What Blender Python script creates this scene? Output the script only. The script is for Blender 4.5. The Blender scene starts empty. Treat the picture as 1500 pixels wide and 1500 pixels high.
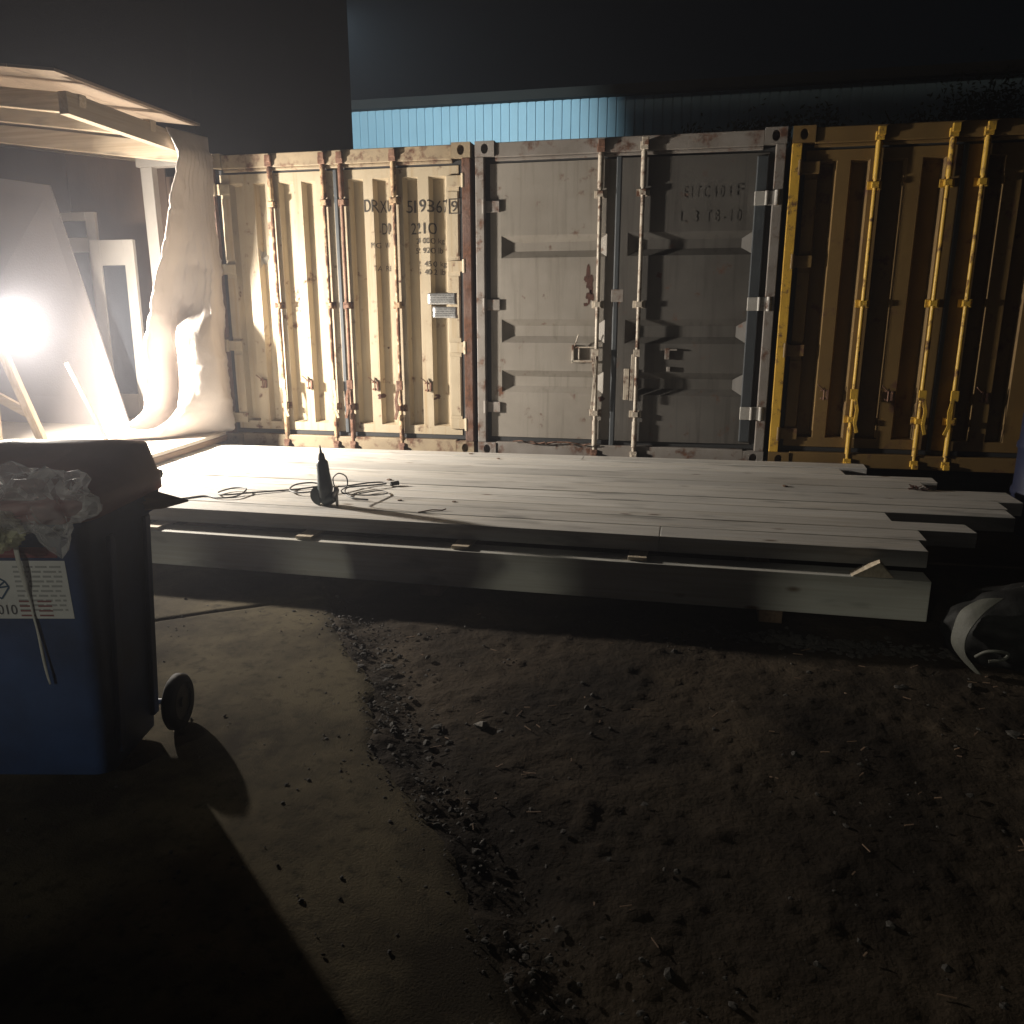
import bpy, bmesh, math, random
import numpy as np
from mathutils import Vector, Matrix, noise
random.seed(7); rng = np.random.default_rng(7)
S = bpy.context.scene; COL = S.collection
R = math.radians
# ------------------------------------------------------------------ camera
f_px = 1165.0; pitch, roll, yaw = 0.24586, -0.00115, -0.21873
CAM = Vector((1.81895, -6.79575, 1.23727))
fw = Vector((math.sin(yaw)*math.cos(pitch), math.cos(yaw)*math.cos(pitch), -math.sin(pitch)))
rt = Vector((math.cos(yaw), -math.sin(yaw), 0)); up = rt.cross(fw)
rt2 = rt*math.cos(roll)+up*math.sin(roll); up2 = -rt*math.sin(roll)+up*math.cos(roll)
cd = bpy.data.cameras.new('camera'); cam = bpy.data.objects.new('camera', cd); COL.objects.link(cam)
m3 = Matrix((rt2, up2, -fw)).transposed()
cam.matrix_world = Matrix.Translation(CAM) @ m3.to_4x4()
cd.sensor_width = 36; cd.lens = 36*f_px/1500; cd.clip_end = 600; cd.clip_start = .05
S.camera = cam
# ------------------------------------------------------------------ world (night), faint front light, exposure
SUN_EL, SUN_AZ = R(20), R(200)        # azimuth the light comes from, clockwise from +Y
w = bpy.data.worlds.new('World'); S.world = w; w.use_nodes = True
nt = w.node_tree; bg = nt.nodes['Background']
sk = nt.nodes.new('ShaderNodeTexSky'); sk.sky_type = 'NISHITA'; sk.sun_disc = False
sk.sun_elevation = SUN_EL; sk.sun_rotation = SUN_AZ
nt.links.new(sk.outputs[0], bg.inputs[0]); bg.inputs[1].default_value = 0.00035
sl = bpy.data.lights.new('front_fill', 'SUN'); sl.energy = 0.36; sl.angle = R(2.2); sl.color = (1, .98, .80)  # sun lamp added as dim fill for a source behind the viewer
so = bpy.data.objects.new('front_fill', sl); COL.objects.link(so)
sd = Vector((math.sin(SUN_AZ)*math.cos(SUN_EL), math.cos(SUN_AZ)*math.cos(SUN_EL), math.sin(SUN_EL)))
so.rotation_euler = sd.to_track_quat('Z', 'Y').to_euler(); so.location = (8, -14, 9)
S.view_settings.view_transform = 'Standard'; S.view_settings.look = 'None'
S.view_settings.exposure = 0; S.view_settings.gamma = 1
S.cycles.use_denoising = True
S.cycles.max_bounces = 8; S.cycles.transparent_max_bounces = 12
S.cycles.sample_clamp_indirect = 4
LAMP = Vector((-3.50, -1.50, 1.20)); LAMP_DIR = Vector((.85, .43, -.33)).normalized(); LAMP_W = 480
G = -0.36                              # ground level (containers' bottom is z = 0)

# ------------------------------------------------------------------ helpers
def thing(name, label, cat, loc=(0, 0, 0), rz=0, group=None):
    o = bpy.data.objects.new(name, None); COL.objects.link(o); o.empty_display_size = .1
    o.location = loc; o.rotation_euler = (0, 0, rz); tag(o, label, cat, group); return o
def tag(o, label, cat, group=None):
    o['label'] = label; o['category'] = cat
    if group: o['group'] = group
    return o
def kind(o, k): o['kind'] = k; return o

class MB:
    def __init__(s): s.v = []; s.f = []; s.sm = []
    def add(s, vs, fs, smooth=False):
        b = len(s.v); s.v += [tuple(p) for p in vs]; s.f += [tuple(i+b for i in q) for q in fs]; s.sm += [smooth]*len(fs); return s
    def box(s, x0, x1, y0, y1, z0, z1, mtx=None):
        vs = [(x0,y0,z0),(x1,y0,z0),(x1,y1,z0),(x0,y1,z0),(x0,y0,z1),(x1,y0,z1),(x1,y1,z1),(x0,y1,z1)]
        if mtx: vs = [mtx @ Vector(p) for p in vs]
        return s.add(vs, [(0,3,2,1),(4,5,6,7),(0,1,5,4),(1,2,6,5),(2,3,7,6),(3,0,4,7)])
    def bar(s, a, b, wx, wy, upv=(0, 0, 1)):
        a = Vector(a); b = Vector(b); d = (b-a); L = d.length; d.normalize()
        u = Vector(upv); x = d.cross(u)
        if x.length < 1e-4: x = d.cross(Vector((1, 0, 0)))
        x.normalize(); y = x.cross(d)
        vs = []
        for p in (a, b):
            for i, j in ((-1,-1),(1,-1),(1,1),(-1,1)): vs.append(p + x*(i*wx/2) + y*(j*wy/2))
        return s.add(vs, [(0,1,2,3),(7,6,5,4),(0,4,5,1),(1,5,6,2),(2,6,7,3),(3,7,4,0)])
    def tube(s, pts, r, n=10, cap=True, smooth=True):
        pts = [Vector(p) for p in pts]; rs = r if isinstance(r, (list, tuple)) else [r]*len(pts)
        vs = []; fs = []; prev = None
        for i, p in enumerate(pts):
            d = (pts[min(i+1, len(pts)-1)] - pts[max(i-1, 0)])
            if d.length < 1e-9: d = Vector((0, 0, 1))
            d.normalize()
            if prev is None:
                x = d.cross(Vector((0, 0, 1)))
                if x.length < 1e-3: x = d.cross(Vector((1, 0, 0)))
            else: x = prev - d*prev.dot(d)
            x.normalize(); prev = x; y = d.cross(x)
            for k in range(n):
                a = 2*math.pi*k/n; vs.append(p + (x*math.cos(a) + y*math.sin(a))*rs[i])
        for i in range(len(pts)-1):
            for k in range(n):
                fs.append((i*n+k, i*n+(k+1) % n, (i+1)*n+(k+1) % n, (i+1)*n+k))
        s.add(vs, fs, smooth)
        if cap:
            s.add(vs[:n], [tuple(range(n-1, -1, -1))]); s.add(vs[-n:], [tuple(range(n))])
        return s
    def prism(s, poly, z0, z1):
        n = len(poly)
        vs = [(x, y, z0) for x, y in poly] + [(x, y, z1) for x, y in poly]
        return s.add(vs, [tuple(range(n-1, -1, -1)), tuple(range(n, 2*n))] + [(i, (i+1) % n, n+(i+1) % n, n+i) for i in range(n)])
    def build(s, name, m, parent=None, bevel=0, loc=None, rot=None):
        me = bpy.data.meshes.new(name); me.from_pydata(s.v, [], s.f); me.update()
        me.polygons.foreach_set('use_smooth', s.sm)
        bm = bmesh.new(); bm.from_mesh(me); bmesh.ops.recalc_face_normals(bm, faces=bm.faces); bm.to_mesh(me); bm.free()
        me.materials.append(m)
        o = bpy.data.objects.new(name, me); COL.objects.link(o)
        if parent: o.parent = parent
        if loc: o.location = loc
        if rot: o.rotation_euler = rot
        if bevel:
            b = o.modifiers.new('bevel', 'BEVEL'); b.width = bevel; b.segments = 2; b.limit_method = 'ANGLE'; b.angle_limit = R(40)
        return o

def grid_mesh(name, P, m, parent=None, smooth=True, closed_u=False):
    P = np.asarray(P); nr, nc = P.shape[:2]
    f = []
    for i in range(nr-1):
        for j in range(nc-1 if not closed_u else nc):
            j2 = (j+1) % nc; f.append((i*nc+j, i*nc+j2, (i+1)*nc+j2, (i+1)*nc+j))
    me = bpy.data.meshes.new(name); me.from_pydata([tuple(p) for p in P.reshape(-1, 3)], [], f); me.update()
    me.polygons.foreach_set('use_smooth', [smooth]*len(f)); me.materials.append(m)
    o = bpy.data.objects.new(name, me); COL.objects.link(o)
    if parent: o.parent = parent
    return o

# ------------------------------------------------------------------ materials
def pmat(name, c1, c2=None, scale=3., rough=.6, metal=0., bump=.15, bscale=50., stretch=(1, 1, 1), rust=None, rust_amt=.5, rust_scale=5., rrough=.9, spec=.5, rand=.0, detail=6., mixpow=(.3, .7), streak=None):
    m = bpy.data.materials.new(name); m.use_nodes = True
    t = m.node_tree; N = t.nodes; L = t.links; b = N['Principled BSDF']
    b.inputs['Roughness'].default_value = rough; b.inputs['Metallic'].default_value = metal
    b.inputs['Specular IOR Level'].default_value = spec
    tc = N.new('ShaderNodeTexCoord'); oi = N.new('ShaderNodeObjectInfo')
    off = N.new('ShaderNodeVectorMath'); off.operation = 'MULTIPLY_ADD'
    cx = N.new('ShaderNodeCombineXYZ'); L.new(oi.outputs['Random'], cx.inputs[0]); L.new(oi.outputs['Random'], cx.inputs[1])
    L.new(cx.outputs[0], off.inputs[0]); off.inputs[1].default_value = (37, 23, 0); L.new(tc.outputs['Object'], off.inputs[2])
    mp = N.new('ShaderNodeMapping'); mp.inputs['Scale'].default_value = stretch; L.new(off.outputs[0], mp.inputs[0])
    def noi(sc, det=detail, v=mp, r=.6):
        n = N.new('ShaderNodeTexNoise'); n.inputs['Scale'].default_value = sc; n.inputs['Detail'].default_value = det; n.inputs['Roughness'].default_value = r
        L.new(v.outputs[0], n.inputs['Vector']); return n.outputs[0]
    def ramp(fac, a, bb):
        r = N.new('ShaderNodeMapRange'); r.inputs[1].default_value = a; r.inputs[2].default_value = bb; L.new(fac, r.inputs[0]); return r.outputs[0]
    def mix(fac, A, B):
        x = N.new('ShaderNodeMix'); x.data_type = 'RGBA'
        if isinstance(fac, float): x.inputs[0].default_value = fac
        else: L.new(fac, x.inputs[0])
        for i, q in ((6, A), (7, B)):
            if isinstance(q, tuple): x.inputs[i].default_value = (*q, 1)
            else: L.new(q, x.inputs[i])
        return x.outputs[2]
    col = c1
    if c2: col = mix(ramp(noi(scale), *mixpow), c1, c2)
    rgh = None
    if streak:      # vertical run-off dirt
        ms = N.new('ShaderNodeMapping'); ms.inputs['Scale'].default_value = (14, 14, .7); L.new(off.outputs[0], ms.inputs[0])
        col = mix(ramp(noi(1.6, 5, ms), .52, .78), col, streak)
    if rust:
        rf = ramp(noi(rust_scale, 9, off, .68), .62-.28*rust_amt, .70-.20*rust_amt)
        r2 = mix(ramp(noi(23., 4, off), .35, .65), rust, tuple(c*.45 for c in rust))
        col = mix(rf, col, r2)
        rgh = N.new('ShaderNodeMix'); rgh.inputs[2].default_value = rough; rgh.inputs[3].default_value = rrough; L.new(rf, rgh.inputs[0])
        L.new(rgh.outputs[0], b.inputs['Roughness'])
    if rand:
        hs = N.new('ShaderNodeHueSaturation'); r = ramp(oi.outputs['Random'], 0, 1); mr = N.new('ShaderNodeMapRange'); mr.inputs[3].default_value = 1-rand; mr.inputs[4].default_value = 1+rand*.6
        L.new(r, mr.inputs[0]); L.new(mr.outputs[0], hs.inputs['Value'])
        if isinstance(col, tuple): hs.inputs['Color'].default_value = (*col, 1)
        else: L.new(col, hs.inputs['Color'])
        col = hs.outputs[0]
    if isinstance(col, tuple): b.inputs['Base Color'].default_value = (*col, 1)
    else: L.new(col, b.inputs['Base Color'])
    if bump:
        bp = N.new('ShaderNodeBump'); bp.inputs['Strength'].default_value = bump; bp.inputs['Distance'].default_value = .01
        L.new(noi(bscale, 5), bp.inputs['Height']); L.new(bp.outputs[0], b.inputs['Normal'])
    return m

def wood(name, base, dark, knot, rand=.12, along='x', rough=.62, kamt=1.0):
    m = bpy.data.materials.new(name); m.use_nodes = True
    t = m.node_tree; N = t.nodes; L = t.links; b = N['Principled BSDF']
    b.inputs['Roughness'].default_value = rough; b.inputs['Specular IOR Level'].default_value = .35
    tc = N.new('ShaderNodeTexCoord'); oi = N.new('ShaderNodeObjectInfo')
    cx = N.new('ShaderNodeCombineXYZ'); L.new(oi.outputs['Random'], cx.inputs[0]); L.new(oi.outputs['Random'], cx.inputs[1])
    off = N.new('ShaderNodeVectorMath'); off.operation = 'MULTIPLY_ADD'; off.inputs[1].default_value = (41, 17, 0)
    L.new(cx.outputs[0], off.inputs[0]); L.new(tc.outputs['Object'], off.inputs[2])
    def mapn(sc):
        q = N.new('ShaderNodeMapping'); q.inputs['Scale'].default_value = sc; L.new(off.outputs[0], q.inputs[0]); return q
    ax = {'x': (0,), 'y': (1,), 'z': (2,)}[along][0]
    def st(a, c): s = [c, c, c]; s[ax] = a; return tuple(s)
    def noi(sc, mpv, det=5):
        n = N.new('ShaderNodeTexNoise'); n.inputs['Scale'].default_value = 1; n.inputs['Detail'].default_value = det
        mm = mapn(mpv); L.new(mm.outputs[0], n.inputs['Vector']); return n.outputs[0]
    def ramp(fac, a, bb):
        r = N.new('ShaderNodeMapRange'); r.inputs[1].default_value = a; r.inputs[2].default_value = bb; L.new(fac, r.inputs[0]); return r.outputs[0]
    def mix(fac, A, B):
        x = N.new('ShaderNodeMix'); x.data_type = 'RGBA'; L.new(fac, x.inputs[0])
        for i, q in ((6, A), (7, B)):
            if isinstance(q, tuple): x.inputs[i].default_value = (*q, 1)
            else: L.new(q, x.inputs[i])
        return x.outputs[2]
    grain = noi(1, st(1.6, 55)); broad = noi(1, st(.9, 5), 3); dirt = noi(1, st(2.2, 9), 8)
    col = mix(ramp(grain, .40, .62), base, dark)
    col = mix(ramp(broad, .42, .75), col, tuple(c*.72 for c in base))
    v = N.new('ShaderNodeTexVoronoi'); v.inputs['Scale'].default_value = 1; mk = mapn(st(2.1, 5.2)); L.new(mk.outputs[0], v.inputs['Vector'])
    kf = ramp(v.outputs['Distance'], .105*kamt, .035*kamt)
    col = mix(kf, col, knot)
    col = mix(ramp(dirt, .57, .75), col, tuple(c*.38 for c in base))
    hs = N.new('ShaderNodeHueSaturation'); mr = N.new('ShaderNodeMapRange'); mr.inputs[3].default_value = 1-rand; mr.inputs[4].default_value = 1+rand
    L.new(oi.outputs['Random'], mr.inputs[0]); L.new(mr.outputs[0], hs.inputs['Value']); L.new(col, hs.inputs['Color'])
    L.new(hs.outputs[0], b.inputs['Base Color'])
    bp = N.new('ShaderNodeBump'); bp.inputs['Strength'].default_value = .25; bp.inputs['Distance'].default_value = .004
    L.new(grain, bp.inputs['Height']); L.new(bp.outputs[0], b.inputs['Normal'])
    return m

def emat(name, col, st):
    m = bpy.data.materials.new(name); m.use_nodes = True; b = m.node_tree.nodes['Principled BSDF']
    b.inputs['Base Color'].default_value = (0, 0, 0, 1); b.inputs['Emission Color'].default_value = (*col, 1); b.inputs['Emission Strength'].default_value = st
    return m

RUST = (.13, .055, .028)
M = {}
M['cream'] = pmat('cream_paint', (.40, .335, .235), (.34, .28, .19), 4, .55, bump=.05, rust=RUST, rust_amt=.10, rust_scale=7, streak=(.30, .21, .11))
M['cream_rail'] = pmat('cream_rail_paint', (.33, .26, .165), (.22, .17, .11), 4, .6, rust=RUST, rust_amt=.38, rust_scale=6)
M['rust_post'] = pmat('rusty_post', (.16, .10, .075), (.09, .05, .04), 6, .85, bump=.5, rust=RUST, rust_amt=.7)
M['rod_cream'] = pmat('rod_cream', (.50, .38, .22), (.36, .22, .12), 9, .5, rust=RUST, rust_amt=.72, rust_scale=9, stretch=(1, 1, .4))
M['rod_rust'] = pmat('rod_rust', (.22, .12, .075), (.12, .06, .04), 9, .75, rust=RUST, rust_amt=.6, rust_scale=12, bump=.4)
M['grey'] = pmat('grey_paint', (.255, .232, .20), (.19, .17, .143), 2.2, .6, bump=.05, rust=RUST, rust_amt=.04, rust_scale=6, streak=(.15, .135, .11))
M['grey_dark'] = pmat('grimy_shaded_grey_paint', (.105, .098, .088), (.062, .057, .050), 1.6, .6, bump=.05, rust=RUST, rust_amt=.03, rust_scale=6, streak=(.045, .040, .035))  # grime plus the right door's weaker lighting, put into the paint colour
M['grey_post'] = pmat('grey_post', (.24, .22, .20), (.17, .15, .13), 5, .6, rust=RUST, rust_amt=.34, rust_scale=7)
M['rod_grey'] = pmat('rod_grey', (.50, .45, .37), (.36, .31, .25), 9, .5, rust=RUST, rust_amt=.42, rust_scale=11)
M['yellow'] = pmat('yellow_paint', (.185, .115, .036), (.14, .085, .028), 3, .55, bump=.05, rust=RUST, rust_amt=.15, streak=(.16, .09, .025))
M['yellow_rod'] = pmat('yellow_rod', (.62, .38, .05), (.50, .30, .04), 6, .45, rust=RUST, rust_amt=.30, rust_scale=10)
M['gasket'] = pmat('gasket', (.018, .019, .020), None, rough=.7)
M['bluegrey'] = pmat('blue_grey_gasket', (.055, .065, .072), (.04, .045, .05), 5, .55)
M['hinge'] = pmat('hinge_steel', (.42, .41, .38), (.33, .31, .28), 8, .5, rust=RUST, rust_amt=.25)
M['ink'] = pmat('ink', (.035, .028, .022), None, rough=.7, bump=0)
M['faint_ink'] = pmat('faint_ink', (.056, .052, .046), (.090, .084, .075), 14, .7, bump=0)
M['plate'] = pmat('plate_metal', (.50, .50, .49), (.34, .34, .33), 18, .34, .75, bump=.25, bscale=30)
M['plate_print'] = pmat('plate_print', (.06, .06, .06), None, rough=.6, bump=0)
M['rustpatch'] = pmat('rust_patch', (.085, .035, .022), (.05, .02, .015), 30, .9, bump=.6)
M['smear'] = pmat('grey_smear', (.17, .18, .19), (.26, .24, .20), 25, .7, bump=.1)
M['body'] = pmat('container_body', (.14, .11, .07), (.08, .06, .045), 2, .8, rust=RUST, rust_amt=.4)
M['timber'] = wood('pale_timber', (.62, .605, .575), (.52, .485, .43), (.13, .085, .055), .15)
M['beamwood'] = wood('beam_timber', (.58, .575, .53), (.50, .48, .42), (.16, .11, .07), .04)
M['batten'] = wood('batten_timber', (.60, .52, .40), (.48, .40, .29), (.16, .10, .06), .1, 'y')
M['shedwood'] = wood('shed_timber', (.50, .41, .30), (.40, .31, .21), (.16, .09, .05), .12)
M['shedwood_y'] = wood('shed_timber_long', (.50, .41, .30), (.40, .31, .21), (.16, .09, .05), .12, 'y')
M['shedwood_z'] = wood('shed_timber_upright', (.50, .42, .32), (.40, .32, .22), (.16, .09, .05), .12, 'z')
M['edge'] = wood('platform_edge_timber', (.26, .17, .105), (.19, .12, .075), (.08, .05, .03), .05, 'y')
M['ply'] = pmat('plywood', (.19, .125, .085), (.14, .09, .06), 2.4, .75, stretch=(1, 1, .25))
M['floor'] = pmat('platform_sheet', (.62, .56, .49), (.54, .48, .41), 3, .6)
M['sheet'] = pmat('leaning_sheet', (.30, .265, .255), (.26, .23, .22), 1.7, .6)
M['frame'] = pmat('door_frame_paint', (.52, .49, .45), (.45, .42, .38), 5, .5)
M['darkroof'] = pmat('roof_boards', (.30, .235, .17), (.20, .15, .11), 3, .8, stretch=(1, .2, 1))
M['tarp'] = pmat('tarpaulin', (.58, .525, .485), (.52, .465, .43), 3, .6, bump=.35, bscale=22)
M['black'] = pmat('black_plastic', (.022, .023, .025), (.03, .03, .032), 12, .45, bump=.1)
M['tool'] = pmat('tool_body', (.025, .045, .045), (.018, .028, .03), 12, .42, bump=.05)
M['toolmetal'] = pmat('tool_metal', (.30, .29, .28), (.18, .17, .16), 20, .38, .8)
M['cable'] = pmat('rubber_cable', (.03, .03, .032), None, rough=.55)
M['bin'] = pmat('bin_blue', (.045, .10, .28), (.022, .045, .12), 3, .5, bump=.12, bscale=120)
M['lid'] = pmat('bin_lid', (.42, .19, .185), (.33, .14, .14), 6, .5, bump=.12, bscale=90)
M['tyre'] = pmat('tyre', (.014, .014, .015), None, rough=.8)
M['label_white'] = pmat('label_white', (.84, .84, .84), (.68, .68, .69), 5, .5, bump=.05)
M['label_red'] = pmat('label_red', (.24, .05, .055), (.17, .04, .045), 7, .5, bump=.05)
M['label_blue'] = pmat('label_blue', (.03, .09, .17), None, rough=.5, bump=0)
M['label_ink'] = pmat('label_ink', (.10, .10, .11), None, rough=.5, bump=0)
M['label_grey'] = pmat('label_print', (.42, .42, .43), None, rough=.5, bump=0)
M['label_redink'] = pmat('label_red_ink', (.28, .10, .10), None, rough=.5, bump=0)
M['strap'] = pmat('white_strap', (.72, .71, .68), (.58, .57, .54), 12, .5)
M['stone'] = pmat('stone', (.075, .066, .055), (.035, .030, .025), 9, .88, bump=.4, rand=.6)
M['chip'] = pmat('wood_chip', (.16, .10, .06), (.09, .055, .035), 14, .8)
M['sack'] = pmat('dark_sack', (.012, .0125, .012), (.008, .008, .008), 5, .7, bump=.4, spec=.2, bscale=18)
M['sack_pale'] = pmat('pale_flap', (.075, .077, .062), (.05, .05, .042), 7, .7, bump=.3, bscale=18)
M['drum'] = pmat('blue_drum', (.006, .010, .035), (.005, .008, .028), 5, .6)
M['darkwall'] = pmat('dark_cladding', (.022, .016, .012), (.014, .011, .009), 2, .9)
M['clad'] = pmat('blue_cladding', (.36, .47, .53), (.33, .43, .49), 1.5, .5)
M['cladrib'] = pmat('cladding_joint', (.07, .10, .12), None, rough=.6)
M['bark'] = pmat('bark', (.05, .04, .03), None, rough=.9)
M['leaf'] = pmat('leaf', (.035, .055, .025), (.05, .07, .03), 3, .7)
M['galv'] = pmat('galvanised', (.30, .31, .32), None, rough=.4, metal=.8)
M['lamphouse'] = pmat('lamp_housing', (.04, .04, .04), None, rough=.5)
M['paper'] = pmat('brown_board', (.62, .47, .36), (.5, .37, .27), 12, .7)
M['concrete_block'] = pmat('concrete_block', (.20, .19, .17), (.14, .13, .12), 6, .9, bump=.4)

# ground materials --------------------------------------------------
M['soil'] = pmat('dark_soil', (.047, .035, .023), (.015, .011, .0075), 2.0, .94, bump=.7, bscale=38, detail=10, mixpow=(.36, .62), spec=.1)
M['concrete'] = pmat('old_concrete', (.100, .083, .052), (.030, .024, .016), 1.9, .96, bump=.35, bscale=130, detail=12, mixpow=(.40, .60), spec=.08, streak=(.026, .021, .014))

# ------------------------------------------------------------------ ground
def fbm(x, y, s, oc=4, z=0.):
    return noise.fractal(Vector((x*s, y*s, z)), 1.0, 2.0, oc)
def slab_edge_x(y):       # right, broken edge of the concrete
    t = (-2.79-y)
    base = -.16 + t*.62 + .13*max(0, t-.9)**1.3*.4
    return base + .10*fbm(y, 1.3, 2.6, 6)*min(1, .15+t*.8)
xs = np.concatenate([[-300, -120, -50, -22, -12, -7, -4.5, -3], np.arange(-2.2, 5.2, .022), [6, 7.5, 10, 15, 25, 50, 120, 300]])
ys = np.concatenate([[-300, -120, -50, -25, -15, -11, -9, -7.6], np.arange(-6.4, -2.3, .022), [-1.9, -1, 0, 1.5, 4, 8, 14, 25, 60, 120, 300]])
P = np.zeros((len(ys), len(xs), 3))
for i, y in enumerate(ys):
    ex = slab_edge_x(y) if y < -2.3 else -.3
    for j, x in enumerate(xs):
        z = G - .012
        if -6.6 < y < -2.2 and -2.4 < x < 5.3:
            d = x - ex
            n = fbm(x, y, 1.1, 3)*.014 + fbm(x, y, 6, 4, 3.)*.006 + max(0, fbm(x, y, 17, 3, 7.)-.12)*.016
            rut = -.030*math.exp(-(d-.16)**2/.012)*(.6+.6*fbm(x, y, 3, 2, 9))
            rut += .021*math.exp(-(d-.01)**2/.008)*max(0, .45+.9*fbm(x, y, 4, 3, 11)+.5*fbm(x, y, 15, 3, 5))
            k = 1 if d > .0 else max(0, 1+d/.18)
            z += (n+rut)*k - (0 if d > 0 else .02*(1-k))
        P[i, j] = (x, y, z)
kind(grid_mesh('ground', P, M['soil']), 'structure')

def slab(name, inside_lo, inside_hi, ztop):
    ys_ = np.arange(inside_lo, inside_hi, .03)
    rows = []
    for y in ys_:
        ex = slab_edge_x(y); row = []
        for x in np.concatenate([[-6, -4, -3], np.linspace(-2.2, ex, 110)]):
            e = max(0, 1-(ex-x)/.05)
            z = ztop + .004*fbm(x, y, 2, 3) + .003*fbm(x, y, 14, 3, 2.) - .012*e*e
            row.append((x, y, z))
        row.append((ex+.012, y, G-.05)); rows.append(row)
    return kind(grid_mesh(name, rows, M['concrete']), 'structure')
# the joint runs obliquely: a sheared slab pair
def slab_pair():
    # joint line from (-1.4,-3.71) to (-.2,-2.80)
    def joint_y(x): return -3.324 + (x+.895)*.762 + .012*fbm(x, 0, 5, 3)
    xs_ = np.concatenate([[-6, -4, -3, -2.6], np.linspace(-2.3, 1.9, 200)])
    front = []; back = []
    yv = np.concatenate([[-7.6], np.arange(-6.5, -2.05, .03)])
    for y in yv:
        pass
    ex_c = {float(y): slab_edge_x(y) for y in yv}
    # front slab rows follow x columns clipped by joint: parametrise each column from y=-6.5 up to joint
    def sheet(name, lo, hi, n, lift):
        rows = []
        for s in np.linspace(0, 1, n):
            row = []
            for x in xs_:
                a, b = lo(x), hi(x); y = a+(b-a)*s
                xx = min(x, slab_edge_x(max(y, -7)) + .0)
                e = max(0, 1-(slab_edge_x(max(y, -7))-xx)/.06); jd = min(abs(y-a), abs(b-y)); q = max(0, 1-jd/.02)
                z = G + lift + .004*fbm(xx, y, 1.2, 2) + .0010*fbm(xx, y, 14, 3, 2.) - .014*e*e - .010*q
                row.append((xx, y, z))
            rows.append(row)
        first = [(p[0], p[1]-.004, G-.06) for p in rows[0]]; last = [(p[0], p[1]+.004, G-.06) for p in rows[-1]]
        rows = [first]+rows+[last]
        rows = [r + [(r[-1][0]+.01, r[-1][1], G-.06)] for r in rows]
        return kind(grid_mesh(name, rows, M['concrete']), 'structure')
    sheet('concrete_slab', lambda x: -7.4, lambda x: min(joint_y(x)-.006, -2.45), 150, .008)
    sheet('concrete_slab', lambda x: min(joint_y(x)+.006, -2.40), lambda x: -2.0, 60, .010)
slab_pair()

# stones and grit ----------------------------------------------------
def scatter(name, pts, m, flat=.6):
    ico = bmesh.new(); bmesh.ops.create_icosphere(ico, subdivisions=1, radius=1)
    bv = np.array([v.co[:] for v in ico.verts]); bf = [tuple(v.index for v in f.verts) for f in ico.faces]; ico.free()
    V = []; F = []
    for (x, y, z, r) in pts:
        q = bv*(1+.35*rng.standard_normal(bv.shape)*.6)*r*np.array([rng.uniform(.7, 1.5), rng.uniform(.7, 1.4), flat*rng.uniform(.6, 1.2)])
        a = rng.uniform(0, 6.28); c, s_ = math.cos(a), math.sin(a)
        q = q @ np.array([[c, s_, 0], [-s_, c, 0], [0, 0, 1]])
        b = len(V); V += [(p[0]+x, p[1]+y, p[2]+z) for p in q]; F += [tuple(i+b for i in t) for t in bf]
    me = bpy.data.meshes.new(name); me.from_pydata(V, [], F); me.update(); me.materials.append(m)
    o = bpy.data.objects.new(name, me); COL.objects.link(o); return kind(o, 'stuff')
pts = []
for _ in range(1700):
    y = rng.uniform(-5.6, -2.75); e = slab_edge_x(y); d = rng.normal(.07, .09) if rng.random() < .75 else rng.normal(.2, .3)
    dens = .35 + .65*(fbm(y, 3, 1.7, 3) > -.05)
    if rng.random() < dens: pts.append((e+d, y, (G-.004 if d > 0 else G+.006)+.004*rng.random(), float(np.clip(rng.lognormal(-5.45, .55), .002, .016 if d > -.02 else .006))))
for _ in range(420): pts.append((rng.normal(2.55, .30), rng.normal(-2.87, .05), G-.004, float(np.clip(rng.lognormal(-4.6, .45), .005, .026))))
for _ in range(700):
    x = rng.uniform(.2, 4.3); y = rng.uniform(-5.8, -2.8)
    if x > slab_edge_x(y)+.1 and fbm(x, y, 1.4, 3, 5.) > -.05: pts.append((x, y, G-.006, float(np.clip(rng.lognormal(-5.0, .5), .003, .02))))
for _ in range(260):
    x = rng.uniform(-1.2, 1.2); y = rng.uniform(-5.8, -2.9)
    if x < slab_edge_x(y): pts.append((x, y, G+.011, float(np.clip(rng.lognormal(-5.5, .4), .002, .008))))
scatter('gravel', pts, M['stone'])
o = scatter('pebble', [(.0, 0, 0, .024)], M['concrete_block']); del o['kind']; o.location = (1.085, -4.03, G+.006)
tag(o, 'pale broken stone lying alone beside the rubble strip', 'stone')
mb = MB()
for _ in range(260):
    x = rng.uniform(.1, 4.2); y = rng.uniform(-5.6, -2.85); a = rng.normal(0, .7); l = rng.uniform(.01, .05)
    if fbm(x, y, 1.4, 3, 5.) < -.1 or x < slab_edge_x(y)+.03: continue
    z = G + (.012 if x < slab_edge_x(y) else .004)
    mb.bar((x, y, z), (x+l*math.cos(a), y+l*math.sin(a), z+rng.uniform(0, .006)), rng.uniform(.002, .006), .003)
kind(mb.build('wood_litter', M['chip']), 'stuff')

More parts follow.
